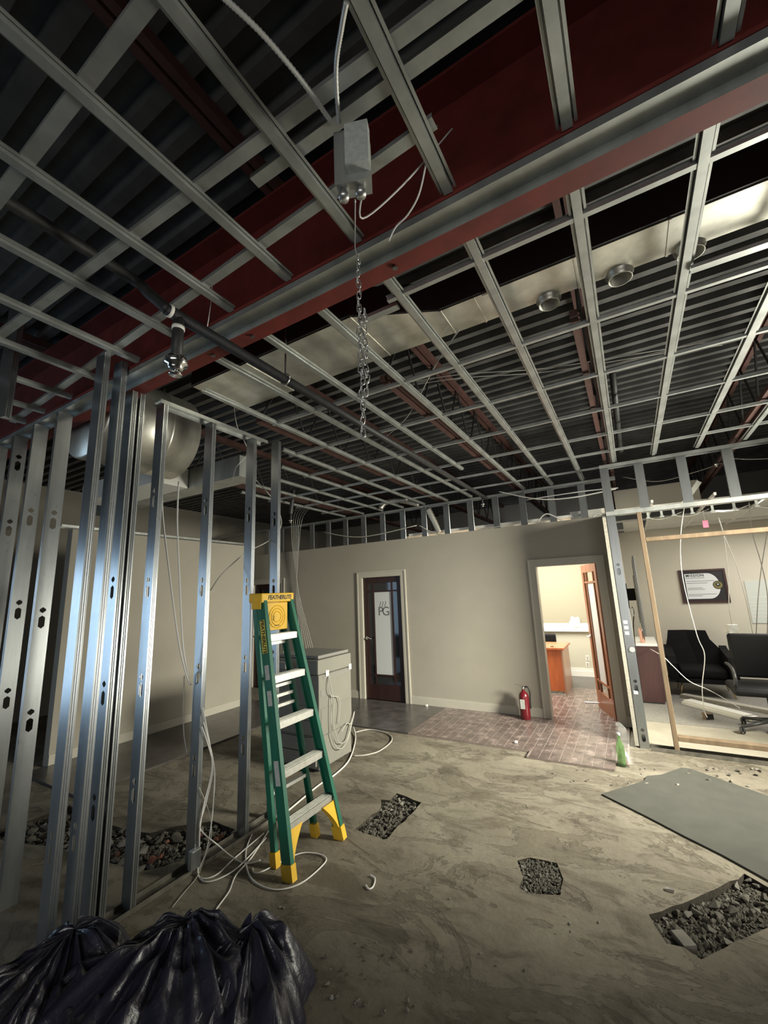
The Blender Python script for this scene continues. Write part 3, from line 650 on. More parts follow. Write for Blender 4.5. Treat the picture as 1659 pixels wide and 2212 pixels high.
# ceiling wires
cable('pair of thin wires strung under the deck, upper strand', [onz(890,825,3.45), onz(1000,808,3.45), onz(1180,795,3.45), onz(1400,760,3.45), onz(1590,728,3.45)], .004, 'cable_grey', 'wire')
cable('pair of thin wires strung under the deck, lower strand', [onz(890,832,3.45), onz(1000,816,3.45), onz(1180,803,3.45), onz(1400,768,3.45), onz(1560,745,3.45)], .004, 'cable_grey', 'wire')
cable('thin hanger strap slanting down below the duct transition', [onz(992,712,3.3), onz(940,790,3.3), onz(880,900,3.3), onz(825,950,3.3)], .004, 'cable_grey', 'hanger_strap')
cable('white cables sagging above the open door', [ony(1078,1062,6.25), ony(1160,1078,6.22), ony(1235,1075,6.22), ony(1330,1056,6.24)], .010, 'cable_white')
cable('second white cable crossing above the open door', [ony(1136,1080,6.27), ony(1200,1070,6.24), ony(1270,1060,6.23), ony(1335,1054,6.24)], .008, 'cable_white')
for i, (a_, b_, c_) in enumerate([((700,1150),(780,1160),(900,1135)), ((905,1135),(960,1155),(1090,1135)), ((1160,1130),(1180,1110),(1215,1125)), ((1270,1135),(1290,1110),(1325,1130))]):
    cable(['grey cable lying along the top of the back wall at left','tangled cable on the wall top between the two doors','small white cable loop on the wall top left of the open door','white cable loop on the wall top above the open door'][i], [ony(*a_,6.27), ony(*b_,6.26), ony(*c_,6.27)], .009, 'cable_grey' if i < 2 else 'cable_white')
fl = MB(); pp = spline([ony(822,1098,6.0), ony(835,1085,6.05), ony(870,1082,6.15), ony(905,1090,6.2)], 10)
single(fl.tube(pp, [.045*(1.1 if i % 2 else .92) for i in range(len(pp))], 10), 'flex_duct', 'duct', 'short silver flexible duct end hanging over the back wall', 'duct', pp[0], None, True)
fl = MB(); pp = spline([ony(925,1100,6.3), ony(940,1130,6.32), ony(950,1150,6.33)], 10)
single(fl.tube(pp, [.05*(1.1 if i % 2 else .92) for i in range(len(pp))], 10), 'flex_duct', 'duct', 'silver flexible duct dropping behind the stub studs between doors', 'duct', pp[0], None, True)
single(MB().box(-.62,-.2, 6.37, 6.9, 2.66, 2.78), 'insulation_batt', 'tile_white', 'white insulation piece on the wall top beside the corner post', 'insulation', (-.4, 6.4, 2.66))
single(MB().box(-2.0,-.9, 6.40, 6.7, 2.66, 2.72), 'ceiling_tile_stack', 'tile_white', 'pale ceiling tile lying on the wall top between the doors', 'ceiling tile', (-1.5, 6.5, 2.66))
# cable bundle at the back left corner
cbt = thing('cable_bundle', 'bundle of thin grey cables hanging down the back wall behind the copier', 'cables', ony(650,1190,6.15))
for i in range(6):
    dx = i*5
    part(MB().tube(spline([ony(690-dx*2,1085+i*3,6.05), ony(655-dx,1115,6.1), ony(645-dx*.5,1190,6.15), ony(640+dx*.3,1290,6.18), ony(645+dx*.6,1340,6.18), ony(650+dx*1.2,1395+i*4,6.1)], 6), .005, 6), 'cable_strand', 'cable_grey', cbt, True)
cable('thin dark cable curving out between the left studs', [onx(548,1032,-2.9), onx(590,1080,-2.85), onx(608,1130,-2.8), onx(585,1165,-2.8), onx(530,1195,-2.85), onx(480,1240,-2.9), onx(455,1275,-2.95)], .005, 'cable_grey')
cable('short thin wire hanging in a loop behind the left studs', [onx(505,868,-2.9), onx(512,920,-2.9), onx(535,975,-2.9), onx(510,1010,-2.9), onx(503,1040,-2.9)], .003, 'cable_white', 'wire')
cable('pale thin wire dangling before the dark web at left', [ony(460,600,1.2), ony(455,660,1.2), ony(448,705,1.2)], .002, 'cable_white', 'wire')

# ================================================================== DOORS
def door_leaf(name, loc, rz, W, wood, center, side, handle_end=True, detail='', logo=False):
    d = bpy.data.objects.new(name, None); COL.objects.link(d); d.location = loc; d.rotation_euler = (0,0,rz); struct(d)
    H = 2.02; t = .021; st = .095; tr_ = .11; br = .24; mu = .026; nar = .095; row = .13
    x0, x1 = st, W-st; z0, z1 = br, H-tr_
    MB().box(0, st, -t, t, 0, H).obj('stile', wood, d); MB().box(W-st, W, -t, t, 0, H).obj('stile', wood, d)
    MB().box(st, W-st, -t, t, 0, br).obj('rail', wood, d); MB().box(st, W-st, -t, t, H-tr_, H).obj('rail', wood, d)
    xa, xb = x0+nar, x1-nar; za, zb = z0+row, z1-row
    for x in (xa, xb-mu): MB().box(x, x+mu, -t*.8, t*.8, z0, z1).obj('muntin', wood, d)
    for z in (za, zb-mu):
        for (a, b2) in ((x0, xa), (xa+mu, xb-mu), (xb, x1)): MB().box(a, b2, -t*.8, t*.8, z, z+mu).obj('muntin', wood, d)
    for (a, b2) in ((x0, xa), (xa+mu, xb-mu), (xb, x1)):
        for (c, e) in ((z0, za), (za+mu, zb-mu), (zb, z1)):
            mid = a == xa+mu and c == za+mu
            MB().box(a, b2, -.003, .003, c, e).obj('pane', center if mid else side, d)
    for s in (-1, 1):
        hx = W-.055 if handle_end else .055
        hb_ = MB(); hb_.lathe([(.026,0),(.026,.006),(.010,.008),(.010,.045)], (hx, s*t, .98), 14, Matrix.Rotation(-s*H90,3,'X'))
        hb_.tube([(hx, s*(t+.042), .98), (hx-.03, s*(t+.046), .98), (hx-.105, s*(t+.042), .978)], .009, 8)
        hb_.obj('door_handle', 'chrome', d, True)
    if logo:
        s = 1
        text_mesh('P', .21, 'etch', 'etched_letter', d, Matrix.Translation(((xa+xb)/2+.052, .0045, 1.42)) @ Matrix(((-1,0,0,0),(0,0,1,0),(0,1,0,0),(0,0,0,1))))
        text_mesh('G', .21, 'etch', 'etched_letter', d, Matrix.Translation(((xa+xb)/2-.052, .0045, 1.42)) @ Matrix(((-1,0,0,0),(0,0,1,0),(0,1,0,0),(0,0,0,1))))
        for k_ in range(3):
            cxx = (xa+xb)/2+.05-.05*k_
            MB().tube([Vector((cxx+.012*math.sin(u*.9), .0045, 1.505+.012*u)) for u in range(8)], .004, 5).obj('etched_stroke', 'etch', d)
    return d
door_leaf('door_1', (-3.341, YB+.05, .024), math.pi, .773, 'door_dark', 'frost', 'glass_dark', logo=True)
door_leaf('door_2', (-.377, YB+.135, .024), math.atan2(.77, -.26), .77, 'door_wood', 'frost_lit', 'glass')
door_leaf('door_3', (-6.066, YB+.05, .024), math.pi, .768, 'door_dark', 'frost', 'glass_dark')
single(MB().box(-.45, -.33, YB+.20, YB+.215, .03, .05).tube([(-.62,6.98,.09),(-.80,6.95,.09)], .010, 8), 'door_stop', 'chrome', 'chrome bar at the foot of the open door', 'door stop', (-.6, 6.9, .03))

# ================================================================== STEP LADDER (folded, leaning on the studs)
ld = thing('step_ladder', 'green fibreglass step ladder with yellow top and aluminium treads leaning on the studs', 'ladder', (-2.2, 2.49, 0))
def lerp(a, b_, t): return Vector(a).lerp(Vector(b_), t)
NR0, NR1 = (-2.095, 2.245, .03), (-2.435, 2.30, 1.73)
FR0, FR1 = (-2.080, 2.755, .03), (-2.435, 2.585, 1.73)
def channel(p0, p1, a, b_, sgn):      # C rail: web outside, flanges inside
    t_ = .006
    pr = [(-a/2,-b_/2*sgn),(a/2,-b_/2*sgn),(a/2,b_/2*sgn),(a/2-t_,b_/2*sgn),(a/2-t_,(-b_/2+t_)*sgn),(-a/2+t_,(-b_/2+t_)*sgn),(-a/2+t_,b_/2*sgn),(-a/2,b_/2*sgn)]
    return MB().extr(pr, p0, p1, (0,1,0), True)
part(channel(NR0, NR1, .078, .032, 1), 'front_rail', 'ladder_green', ld)
part(channel(FR0, FR1, .078, .032, -1), 'front_rail', 'ladder_green', ld)
RN0, RN1, RF0, RF1 = (-2.275, 2.305, .03), (-2.515, 2.315, 1.70), (-2.265, 2.70, .03), (-2.515, 2.57, 1.70)
part(channel(RN0, RN1, .045, .028, 1), 'rear_rail', 'ladder_green', ld)
part(channel(RF0, RF1, .045, .028, -1), 'rear_rail', 'ladder_green', ld)
for z in (.30, .60, .895, 1.19, 1.475):
    t = (z-.03)/1.70; a, b2 = lerp(NR0, NR1, t), lerp(FR0, FR1, t)
    s = MB(); xf = a.x+.036
    s.box(xf-.078, xf, a.y+.014, b2.y-.014, z-.004, z); s.box(xf-.003, xf+.001, a.y+.014, b2.y-.014, z-.046, z); s.box(xf-.078, xf-.074, a.y+.014, b2.y-.014, z-.035, z)
    for g in range(5): s.box(xf-.07+g*.014, xf-.066+g*.014, a.y+.014, b2.y-.014, z, z+.0025)
    st = part(s, 'step', 'alu', ld)
    for yy in (a.y-.004, b2.y+.004):
        for zz in (z-.012, z-.034):
            part(MB().lathe([(.006,0),(.005,.004)], (xf+.0015, yy, zz), 8, Matrix.Rotation(H90,3,'Y')), 'rivet', 'chrome', ld)
for z in (.42, .95, 1.02, 1.09, 1.40):
    t = (z-.03)/1.67; a, b2 = lerp(RN0, RN1, t), lerp(RF0, RF1, t)
    part(MB().bar(a+Vector((0,.012,0)), b2-Vector((0,.012,0)), .03, .022), 'rear_brace', 'alu', ld)
part(MB().rbox(-2.535, -2.395, 2.262, 2.61, 1.712, 1.782, .008), 'top_cap', 'ladder_yellow', ld)
part(MB().rbox(-2.50, -2.40, 2.258, 2.262, 1.665, 1.72, .0015, 1), 'cap_ear', 'ladder_yellow', ld)
tp = part(MB().rbox(-2.432, -2.418, 2.325, 2.562, 1.50, 1.71, .004, 1), 'tool_tray', 'ladder_yellow', ld)
for R2 in (.085, .062, .04): part(MB().torus((-2.417, 2.445, 1.60), R2, .004, 'x', 20, 5), 'embossed_ring', 'ladder_yellow', tp)
part(MB().box(-2.417, -2.4165, 2.40, 2.415, 1.575, 1.61), 'slot', 'ink', tp); part(MB().box(-2.417, -2.4165, 2.42, 2.47, 1.53, 1.54), 'slot', 'ink', tp)
L0 = Vector(ld.location)
text_mesh('FEATHERLITE', .046, 'ink', 'lettering', ld, Matrix.Translation(Vector((-2.3945, 2.45, 1.747))-L0) @ Matrix(((0,0,1,0),(1,0,0,0),(0,1,0,0),(0,0,0,1))), shear=.2, bold=.0012, width=.92)
dn = (Vector(NR0)-Vector(NR1)).normalized()
c_ = lerp(NR0, NR1, .845)+Vector((0,-.0178,0))
ux = dn; uz = Vector((0,-1,0)); uz = (uz-ux*uz.dot(ux)).normalized(); uy = uz.cross(ux)
TL = Matrix(((ux.x,uy.x,uz.x,c_.x),(ux.y,uy.y,uz.y,c_.y),(ux.z,uy.z,uz.z,c_.z),(0,0,0,1)))
lbm = MB().box(-.12,.12,-.024,.024,-.001,.001,TL); part(lbm, 'rail_label', 'sticker_y', ld)
text_mesh('FEATHERLITE', .044, 'ink', 'lettering', ld, Matrix.Translation(-L0) @ TL @ Matrix.Translation((0,0,.0016)), shear=.15, bold=.0010, width=.92)
for tt, hh in ((.70, .05), (.60, .05), (.33, .075)):
    c2 = lerp(NR0, NR1, tt)+Vector((0,-.0178,0)); T2 = TL.copy(); T2.translation = c2
    part(MB().box(-hh,hh,-.020,.022,-.001,.001,T2), 'warning_label', 'sticker', ld)
for p0, p1, w_ in ((NR0,NR1,.090), (FR0,FR1,.090), (RN0,RN1,.056), (RF0,RF1,.056)):
    a = Vector(p0); b2 = lerp(p0, p1, .035)
    fb_ = MB().bar(a+(a-b2).normalized()*.03, b2, w_, .044, (0,1,0)); part(fb_, 'foot', 'ladder_yellow', ld)
for s, (p0, p1) in ((1, (NR0, NR1)), (-1, (FR0, FR1))):     # curved knee braces under the first step
    g = MB(); pts = []
    for k_ in range(9):
        u = k_/8; zc = .05+.215*u; off = .02+.12*(1-math.cos(u*H90))
        b_ = lerp(p0, p1, (zc-.03)/1.7); pts.append((b_, off))
    vs_ = []; 
    for b_, off in pts:
        for xx in (.030, -.02):
            vs_ += [(b_.x+xx, b_.y+s*.014, b_.z), (b_.x+xx, b_.y+s*off, b_.z)]
    fs_ = []
    for k_ in range(8):
        i = k_*4; j = i+4
        fs_ += [(i,i+1,j+1,j),(i+2,j+2,j+3,i+3),(i+1,i+3,j+3,j+1),(i,j,j+2,i+2)]
    g.add(vs_, fs_); part(g, 'knee_brace', 'ladder_yellow', ld)

# ================================================================== COPIER
cp = thing('office_copier', 'beige floor-standing photocopier with cables hanging on its back', 'copier', (-3.24, 3.86, 0))
cx0, cx1, cy0, cy1 = -3.55, -2.93, 3.57, 4.15
part(MB().rbox(cx0+.01, cx1-.01, cy0+.01, cy1-.01, .03, .33, .006), 'paper_cabinet', 'beige_plastic', cp)
part(MB().rbox(cx0, cx1, cy0, cy1, .335, .93, .008), 'main_body', 'beige_plastic', cp)
part(MB().rbox(cx0-.02, cx1+.004, cy0-.015, cy1+.004, .935, 1.085, .012), 'scanner_unit', 'beige_plastic', cp)
part(MB().rbox(cx0+.01, cx1-.02, cy0+.02, cy1-.01, 1.088, 1.125, .012), 'scanner_lid', 'grey_plastic', cp)
part(MB().rbox(cx0-.06, cx0+.25, cy0-.10, cy0-.012, .99, 1.06, .01), 'control_panel', 'grey_plastic', cp)
for z0, z1 in ((.06,.18), (.19,.32), (.36,.48), (.49,.62)): part(MB().rbox(cx0+.04, cx1-.04, cy0-.012, cy0+.012, z0, z1, .004), 'paper_drawer', 'beige_plastic', cp)
for z in (.12, .255, .42, .555): part(MB().box(cx0+.22, cx0+.38, cy0-.0135, cy0-.0118, z-.012, z+.012), 'drawer_grip', 'grey_plastic', cp)
for y, z0, z1, y2 in ((3.60,.60,.72,3.66), (3.75,.62,.90,3.78)): pass
for (y0, y1, z0, z1) in ((3.62,3.72,.50,.60), (3.64,4.10,.885,.915), (3.60,3.66,.72,.78)): part(MB().box(cx1, cx1+.003, y0, y1, z0, z1), 'vent_panel', 'grey_plastic', cp)
for y in (3.70, 4.12): part(MB().box(cx1+.002, cx1+.012, y-.025, y+.025, .905, .965), 'hinge', 'white_plastic', cp)
part(MB().box(cx1+.0005, cx1+.0035, 3.60, 4.13, .36, .60), 'back_cover', 'beige_plastic', cp)
for x in (cx0+.06, cx1-.06):
    for y in (cy0+.06, cy1-.06): part(MB().lathe([(.025,0),(.025,.03)], (x,y,0), 10), 'caster', 'dark_plastic', cp)
for pts in ([(cx1+.02,3.72,.90),(cx1+.03,3.73,.80),(cx1+.03,3.78,.62),(cx1+.03,3.76,.45),(cx1+.03,3.85,.22),(cx1+.03,4.0,.20),(cx1+.03,4.10,.35)],
            [(cx1+.02,3.71,.91),(cx1+.03,3.69,.78),(cx1+.03,3.74,.70),(cx1+.03,3.86,.66),(cx1+.03,3.88,.55),(cx1+.03,3.85,.40)],
            [(cx1+.03,3.74,.72),(cx1+.035,3.72,.55),(cx1+.03,3.73,.35),(cx1+.03,3.82,.17),(cx1+.03,3.98,.16),(cx1+.03,4.13,.38),(cx1+.03,4.16,.45)],
            [(cx1+.03,3.90,.30),(cx1+.03,4.0,.36),(cx1+.03,4.08,.34),(cx1+.03,4.15,.44)]):
    part(MB().tube(spline(pts, 6), .005, 5), 'power_cord', 'cable_grey', cp, True)
cable('grey cable lying in a wide loop on the floor right of the copier', [onz(768,1582,.012), onz(800,1576,.012), onz(838,1585,.012), onz(846,1600,.012), onz(820,1622,.012), onz(790,1631,.012), onz(765,1633,.012)], .008, 'cable_grey')
cable('pale cable curving from under the copier toward the ladder', [onz(763,1570,.04), onz(768,1595,.012), onz(755,1640,.012), onz(725,1672,.012), onz(690,1695,.012), onz(650,1728,.012), onz(600,1770,.012)], .008, 'cable_white')

# ================================================================== FIRE EXTINGUISHER
fx, fy = -1.455, 6.09
fe = thing('fire_extinguisher', 'red fire extinguisher standing on the slate against the back wall', 'fire extinguisher', (fx, fy, .022))
part(MB().lathe([(.060,.022),(.066,.03),(.066,.30),(.060,.335),(.04,.36),(.022,.372),(.020,.39)], (fx,fy,0), 24), 'cylinder', 'ext_red', fe, True)
part(MB().lathe([(.022,.39),(.022,.425),(.012,.435)], (fx,fy,0), 14), 'valve', 'chrome', fe, True)
part(MB().bar((fx-.01,fy,.43), (fx-.085,fy-.01,.385), .018, .006), 'lower_lever', 'chrome', fe)
part(MB().bar((fx+.01,fy,.44), (fx-.10,fy-.01,.455), .018, .006), 'upper_lever', 'chrome', fe)
part(MB().tube(spline([(fx+.01,fy,.42),(fx+.06,fy,.43),(fx+.085,fy,.37),(fx+.080,fy,.28),(fx+.076,fy,.16)], 6), .010, 8), 'hose', 'cable_black', fe, True)
part(MB().box(fx-.04, fx+.02, fy-.0675, fy-.0655, .16, .28), 'instruction_label', 'sticker', fe)

# ================================================================== OFFICE
dk = thing('office_desk', 'cherry laminate office desk seen through the open door', 'desk', (-1.6, 7.95, .022))
part(MB().rbox(-2.7, -1.10, 7.62, 8.42, .715, .75, .003, 1), 'desk_top', 'wood_cherry', dk)
part(MB().box(-2.65, -1.155, 7.67, 7.69, .06, .715), 'modesty_panel', 'wood_cherry', dk)
part(MB().box(-1.155, -1.13, 7.65, 8.40, .022, .715), 'end_panel', 'wood_cherry_side', dk)
part(MB().box(-2.68, -2.655, 7.65, 8.40, .022, .715), 'end_panel', 'wood_cherry_side', dk)
part(MB().box(-1.32, -1.27, 7.72, 7.75, .751, .760), 'cable_grommet', 'dark_plastic', dk)
oc2 = thing('desk_chair', 'dark chair back peeking over the office desk', 'chair', (-1.62, 8.65, .022))
part(MB().rbox(-1.86, -1.38, 8.75, 8.81, .50, .86, .03, 3), 'backrest', 'black_leather', oc2)
part(MB().rbox(-1.86, -1.38, 8.45, 8.78, .44, .50, .02, 2), 'seat', 'black_leather', oc2)
part(MB().tube([(-1.62,8.62,.10),(-1.62,8.62,.44)], .03, 10), 'gas_column', 'dark_plastic', oc2, True)
for k_ in range(5):
    a_ = k_*2*math.pi/5; part(MB().tube([(-1.62,8.62,.10),(-1.62+.25*math.cos(a_),8.62+.25*math.sin(a_),.05)], .018, 6), 'base_leg', 'dark_plastic', oc2)
g = MB(); bm = bmesh.new(); bmesh.ops.create_icosphere(bm, subdivisions=3, radius=.09)
for v in bm.verts:
    f_ = 1+.25*math.sin(v.co.x*60+1)*math.cos(v.co.z*45)+.12*math.sin(v.co.y*90); v.co = Vector((v.co.x*1.0*f_, v.co.y*.35*f_, v.co.z*1.25*f_))
bm.verts.index_update(); zmin = min(v.co.z for v in bm.verts)
g.add([(v.co.x-1.06, v.co.y+YF-.045, v.co.z-zmin+.901) for v in bm.verts], [tuple(x.index for x in f.verts) for f in bm.faces]); bm.free()
single(g, 'paper_bag', 'white_plastic', 'crumpled white bag on the bright office window sill', 'bag', (-1.06, YF-.045, .901))
for z, nm in ((.52, 'upper'), (.36, 'lower')):
    q = ony(1273, 1422 if nm == 'upper' else 1436, YF-.005)
    t = thing('wall_outlet', '%s white outlet on the office back wall' % nm, 'outlet', (q.x, YF-.001, q.z))
    part(MB().rbox(q.x-.06, q.x+.0, YF-.008, YF-.0005, q.z-.05, q.z+.05, .003, 1), 'cover_plate', 'white_plastic', t)
    part(MB().box(q.x-.045, q.x-.015, YF-.0095, YF-.008, q.z-.035, q.z+.035), 'socket', 'trim', t)

# ================================================================== MEETING ROOM
tv = thing('wall_television', 'flat television on a wall arm, seen edge-on', 'television', (.05, 6.6, 1.6))
part(MB().rbox(.045, .075, 5.98, 7.30, 1.12, 2.08, .006), 'casing', 'dark_plastic', tv)
part(MB().box(.0755, .0765, 5.995, 7.285, 1.135, 2.065), 'screen', 'screen', tv)
part(MB().box(.030, .045, 6.3, 7.0, 1.25, 1.85), 'rear_shell', 'grey_plastic', tv)
part(MB().box(-.078, -.06, 6.55, 6.80, 1.42, 1.75), 'wall_plate', 'dark_plastic', tv)
part(MB().bar((-.06, 6.65, 1.6), (.030, 6.7, 1.6), .03, .16), 'mount_arm', 'dark_plastic', tv)
part(MB().tube(spline([(-.03,6.3,1.45),(-.02,6.25,1.38),(-.05,6.2,1.2),(-.06,6.25,.9)],5), .006, 5), 'cable_bundle', 'cable_black', tv)
part(MB().rbox(-.06, -.02, 6.2, 6.28, 1.34, 1.44, .006), 'power_plug', 'white_plastic', tv)
cb = thing('low_cabinet', 'dark brown cabinet with pale top under the television', 'cabinet', (.07, 8.0, .012))
part(MB().box(-.075, .20, 7.55, 8.55, .03, .82), 'body', 'espresso', cb)
part(MB().rbox(-.079, .215, 7.53, 8.57, .82, .85, .003, 1), 'top', 'trim_white', cb)
for y0 in (7.56, 8.06):
    for z0, z1 in ((.05,.42), (.43,.80)):
        d_ = part(MB().box(.20, .215, y0, y0+.47, z0, z1), 'drawer', 'espresso', cb)
        part(MB().lathe([(.008,0),(.014,.012),(.012,.022)], (.215, y0+.06, (z0+z1)/2+.08), 10, Matrix.Rotation(H90,3,'Y')), 'knob', 'chrome', d_)
part(MB().box(-.07, .19, 7.56, 8.54, .013, .03), 'plinth', 'dark_plastic', cb)
tu = thing('tumbler', 'rose gold metal tumbler on the cabinet top', 'tumbler', (.03, 7.70, .85))
part(MB().lathe([(.030,.85),(.033,.86),(.038,1.03),(.038,1.05)], (.035,7.70,0), 20), 'body', 'rose', tu, True)
part(MB().lathe([(.037,1.05),(.036,1.065),(.012,1.068)], (.035,7.70,0), 20), 'lid', 'rose', tu, True)
# framed mission poster
pf = thing('framed_poster', 'dark framed poster headed MISSION on the meeting room wall', 'poster', (1.09, YF, 1.65))
px0, px1, pz0, pz1 = .755, 1.425, 1.365, 1.945
for (a, b2, c, e) in ((px0,px1,pz0,pz0+.035),(px0,px1,pz1-.035,pz1),(px0,px0+.035,pz0+.035,pz1-.035),(px1-.035,px1,pz0+.035,pz1-.035)):
    part(MB().box(a, b2, YF-.03, YF-.0005, c, e), 'frame_bar', 'espresso', pf)
part(MB().box(px0+.035, px1-.035, YF-.014, YF-.010, pz0+.035, pz1-.035), 'print', 'black_poster', pf)
dsh = [(px0+.085, pz0+.07)]; r_ = (pz1-pz0-.14)/2; zc = (pz0+pz1)/2; xc = px1-.10-r_*.75
pts = [(px0+.085, pz1-.07), (px0+.085, pz0+.07)] + [(xc+r_*.75*math.sin(t), zc-r_*math.cos(t)) for t in [math.pi*k_/16 for k_ in range(17)]]
pn = MB(); n = len(pts); pn.add([(x, YF-.0145, z) for x, z in pts]+[(x, YF-.0138, z) for x, z in pts], [tuple(range(n)), tuple(range(n,2*n))[::-1]]+[(i,(i+1)%n,n+(i+1)%n,n+i) for i in range(n)])
part(pn, 'white_panel', 'paper', pf)
LP = Vector(pf.location)
def wall_text(txt, size, x, z, matl, parent, Y, LP, **kw):
    return text_mesh(txt, size, matl, 'lettering', parent, Matrix.Translation(Vector((x, Y, z))-LP) @ Matrix(((1,0,0,0),(0,0,-1,0),(0,1,0,0),(0,0,0,1))), **kw)
wall_text('MISSION', .062, px0+.235, pz1-.105, 'ink', pf, YF-.0155, LP, width=1.15, bold=.0012)
for k_, (z, w_) in enumerate(((pz1-.145,.27),(pz1-.20,.40),(pz1-.235,.30),(pz1-.32,.22),(pz1-.345,.25),(pz1-.43,.40),(pz1-.455,.20))):
    part(MB().box(px0+.10, px0+.10+w_, YF-.0156, YF-.0148, z-.006, z+.002), 'print_line', 'ink_grey', pf)
part(MB().lathe([(.072,0),(.07,.002)], (px1-.13, YF-.015, zc+.01), 28, Matrix.Rotation(H90,3,'X')), 'seal_rim', 'ink', pf)
part(MB().lathe([(.062,0),(.06,.002)], (px1-.13, YF-.0172, zc+.01), 28, Matrix.Rotation(H90,3,'X')), 'seal', 'olive', pf)
part(MB().lathe([(.034,0),(.03,.002)], (px1-.13, YF-.0192, zc+.018), 8, Matrix.Rotation(H90,3,'X')), 'seal_emblem', 'ink', pf)
part(MB().lathe([(.018,0),(.016,.002)], (px1-.13, YF-.0212, zc+.022), 7, Matrix.Rotation(H90,3,'X')), 'seal_emblem', 'sticker', pf)
wbd = thing('whiteboard', 'pale glass whiteboard with faint lines on the meeting room wall', 'whiteboard', (2.3, YF, 1.4))
part(MB().box(1.655, 3.0, YF-.012, YF-.0005, 1.02, 1.715), 'board', 'board', wbd)
for z in (1.44, 1.35, 1.30, 1.24, 1.18, 1.12): part(MB().box(1.67, 1.67+rnd.uniform(.35,.6), YF-.0128, YF-.012, z, z+.008), 'marker_line', 'trim_white', wbd)
# armchair
AY = 8.42
ac = thing('lounge_armchair', 'black upholstered armchair with slim brass legs', 'armchair', (.78, AY, .012))
part(MB().rbox(.47, 1.08, AY-.22, AY+.36, .27, .42, .05, 3), 'seat_cushion', 'black_fabric', ac, True)
bk = MB(); zs = [(.25, .40, 1.15), (.45, .36, 1.18), (.62, .36, 1.12), (.80, .41, .99), (.93, .44, .96)]
for z, a, b2 in zs:
    y = AY+.30+(z-.25)*.22; bk.v += [(a,y-.02,z),((a+b2)/2,y+.05,z),(b2,y-.02,z),(b2,y+.06,z),((a+b2)/2,y+.13,z),(a,y+.06,z)]
for i in range(len(zs)-1):
    for k_ in range(6): bk.f.append((i*6+k_, i*6+(k_+1)%6, i*6+6+(k_+1)%6, i*6+6+k_))
bk.f += [(5,4,3,2,1,0), tuple(24+k_ for k_ in range(6))]; part(bk, 'backrest', 'black_fabric', ac)
for s, xa, xb in ((-1, .34, .45), (1, 1.09, 1.19)):
    arm = MB(); prof = [(AY-.27,.24),(AY+.36,.22),(AY+.42,.70),(AY+.30,.66),(AY-.25,.60),(AY-.30,.50)]
    n = len(prof); arm.add([(xa,y,z) for y, z in prof]+[(xb,y,z) for y, z in prof], [tuple(range(n)), tuple(range(n,2*n))[::-1]]+[(i,(i+1)%n,n+(i+1)%n,n+i) for i in range(n)]); part(arm, 'arm', 'black_fabric', ac)
part(MB().box(.40, 1.14, AY-.24, AY+.36, .21, .27), 'base', 'black_fabric', ac)
for x, y, dx, dy in ((.48,AY-.18,-.04,-.03),(1.06,AY-.18,.05,-.03),(.48,AY+.3,-.04,.05),(1.06,AY+.3,.05,.05)):
    part(MB().tube([(x,y,.21),(x+dx,y+dy,.012)], [.012,.007], 8), 'leg', 'gold', ac, True)
# office chair
ox, oy = 1.20, 6.62
of = thing('office_chair', 'black leather office chair on star base behind the timber frame', 'chair', (ox, oy, .012), rz=0)
part(MB().rbox(ox-.25, ox+.27, oy+.22, oy+.30, .56, 1.08, .035, 3, Matrix.Rotation(-.06,4,'X') if False else None), 'backrest', 'black_leather', of, True)
part(MB().rbox(ox-.36, ox+.30, oy-.30, oy+.26, .44, .53, .04, 3), 'seat', 'black_leather', of, True)
for s in (-1, 1):
    x = ox+s*.31
    part(MB().tube(spline([(x, oy+.24, .72), (x-.0, oy+.10, .73), (x, oy-.14, .71), (x, oy-.22, .62), (x, oy-.15, .50), (x-s*.05, oy-.05, .46)], 6), .018, 8), 'armrest', 'dark_plastic', of, True)
part(MB().tube([(ox,oy,.14),(ox,oy,.44)], .03, 12), 'gas_column', 'dark_plastic', of, True)
for k_ in range(5):
    a_ = math.radians(205)+k_*2*math.pi/5; e = Vector((ox+.36*math.cos(a_), oy+.36*math.sin(a_), .085))
    part(MB().tube([(ox,oy,.15), e], [.024,.016], 8), 'base_leg', 'dark_plastic', of, True)
    c = MB(); c.tube([e+Vector((-.022,0,-.035)), e+Vector((-.006,0,-.035))], .036, 12); c.tube([e+Vector((.006,0,-.035)), e+Vector((.022,0,-.035))], .036, 12); c.tube([e, e+Vector((0,0,-.04))], .008, 6)
    part(c, 'caster', 'dark_plastic', of)
# things on the meeting room floor
a, b2 = onz(1482,1512,.06), onz(1622,1548,.06)
lf = thing('light_fixture', 'long white light fixture housing lying on the carpet', 'light fixture', (a.x, a.y, .012))
u = (b2-a); u.z = 0; u.normalize(); v_ = Vector((-u.y,u.x,0))
def slab(p, q, half, z0, z1):
    d_ = (q-p); d_.z = 0; d_.normalize(); s_ = Vector((-d_.y,d_.x,0))*half; mb = MB()
    c_ = [p-s_, q-s_, q+s_, p+s_]; mb.add([(c.x,c.y,z0) for c in c_]+[(c.x,c.y,z1) for c in c_], [(0,3,2,1),(4,5,6,7),(0,1,5,4),(1,2,6,5),(2,3,7,6),(3,0,4,7)]); return mb
part(slab(a, b2, .09, .013, .05), 'housing', 'white_plastic', lf); part(slab(a+u*.02, b2-u*.02, .07, .05, .075), 'lens', 'trim_white', lf); part(slab(b2, b2+u*.05, .06, .02, .07), 'end_cap', 'white_plastic', lf)
a, b2 = onz(1474,1500,.05), onz(1720,1545,.05)
single(slab(a, b2, .06, .012, .06), 'drywall_strip', 'gyp', 'long pale drywall strip lying behind the light fixture', 'drywall strip', (a.x, a.y, .012))
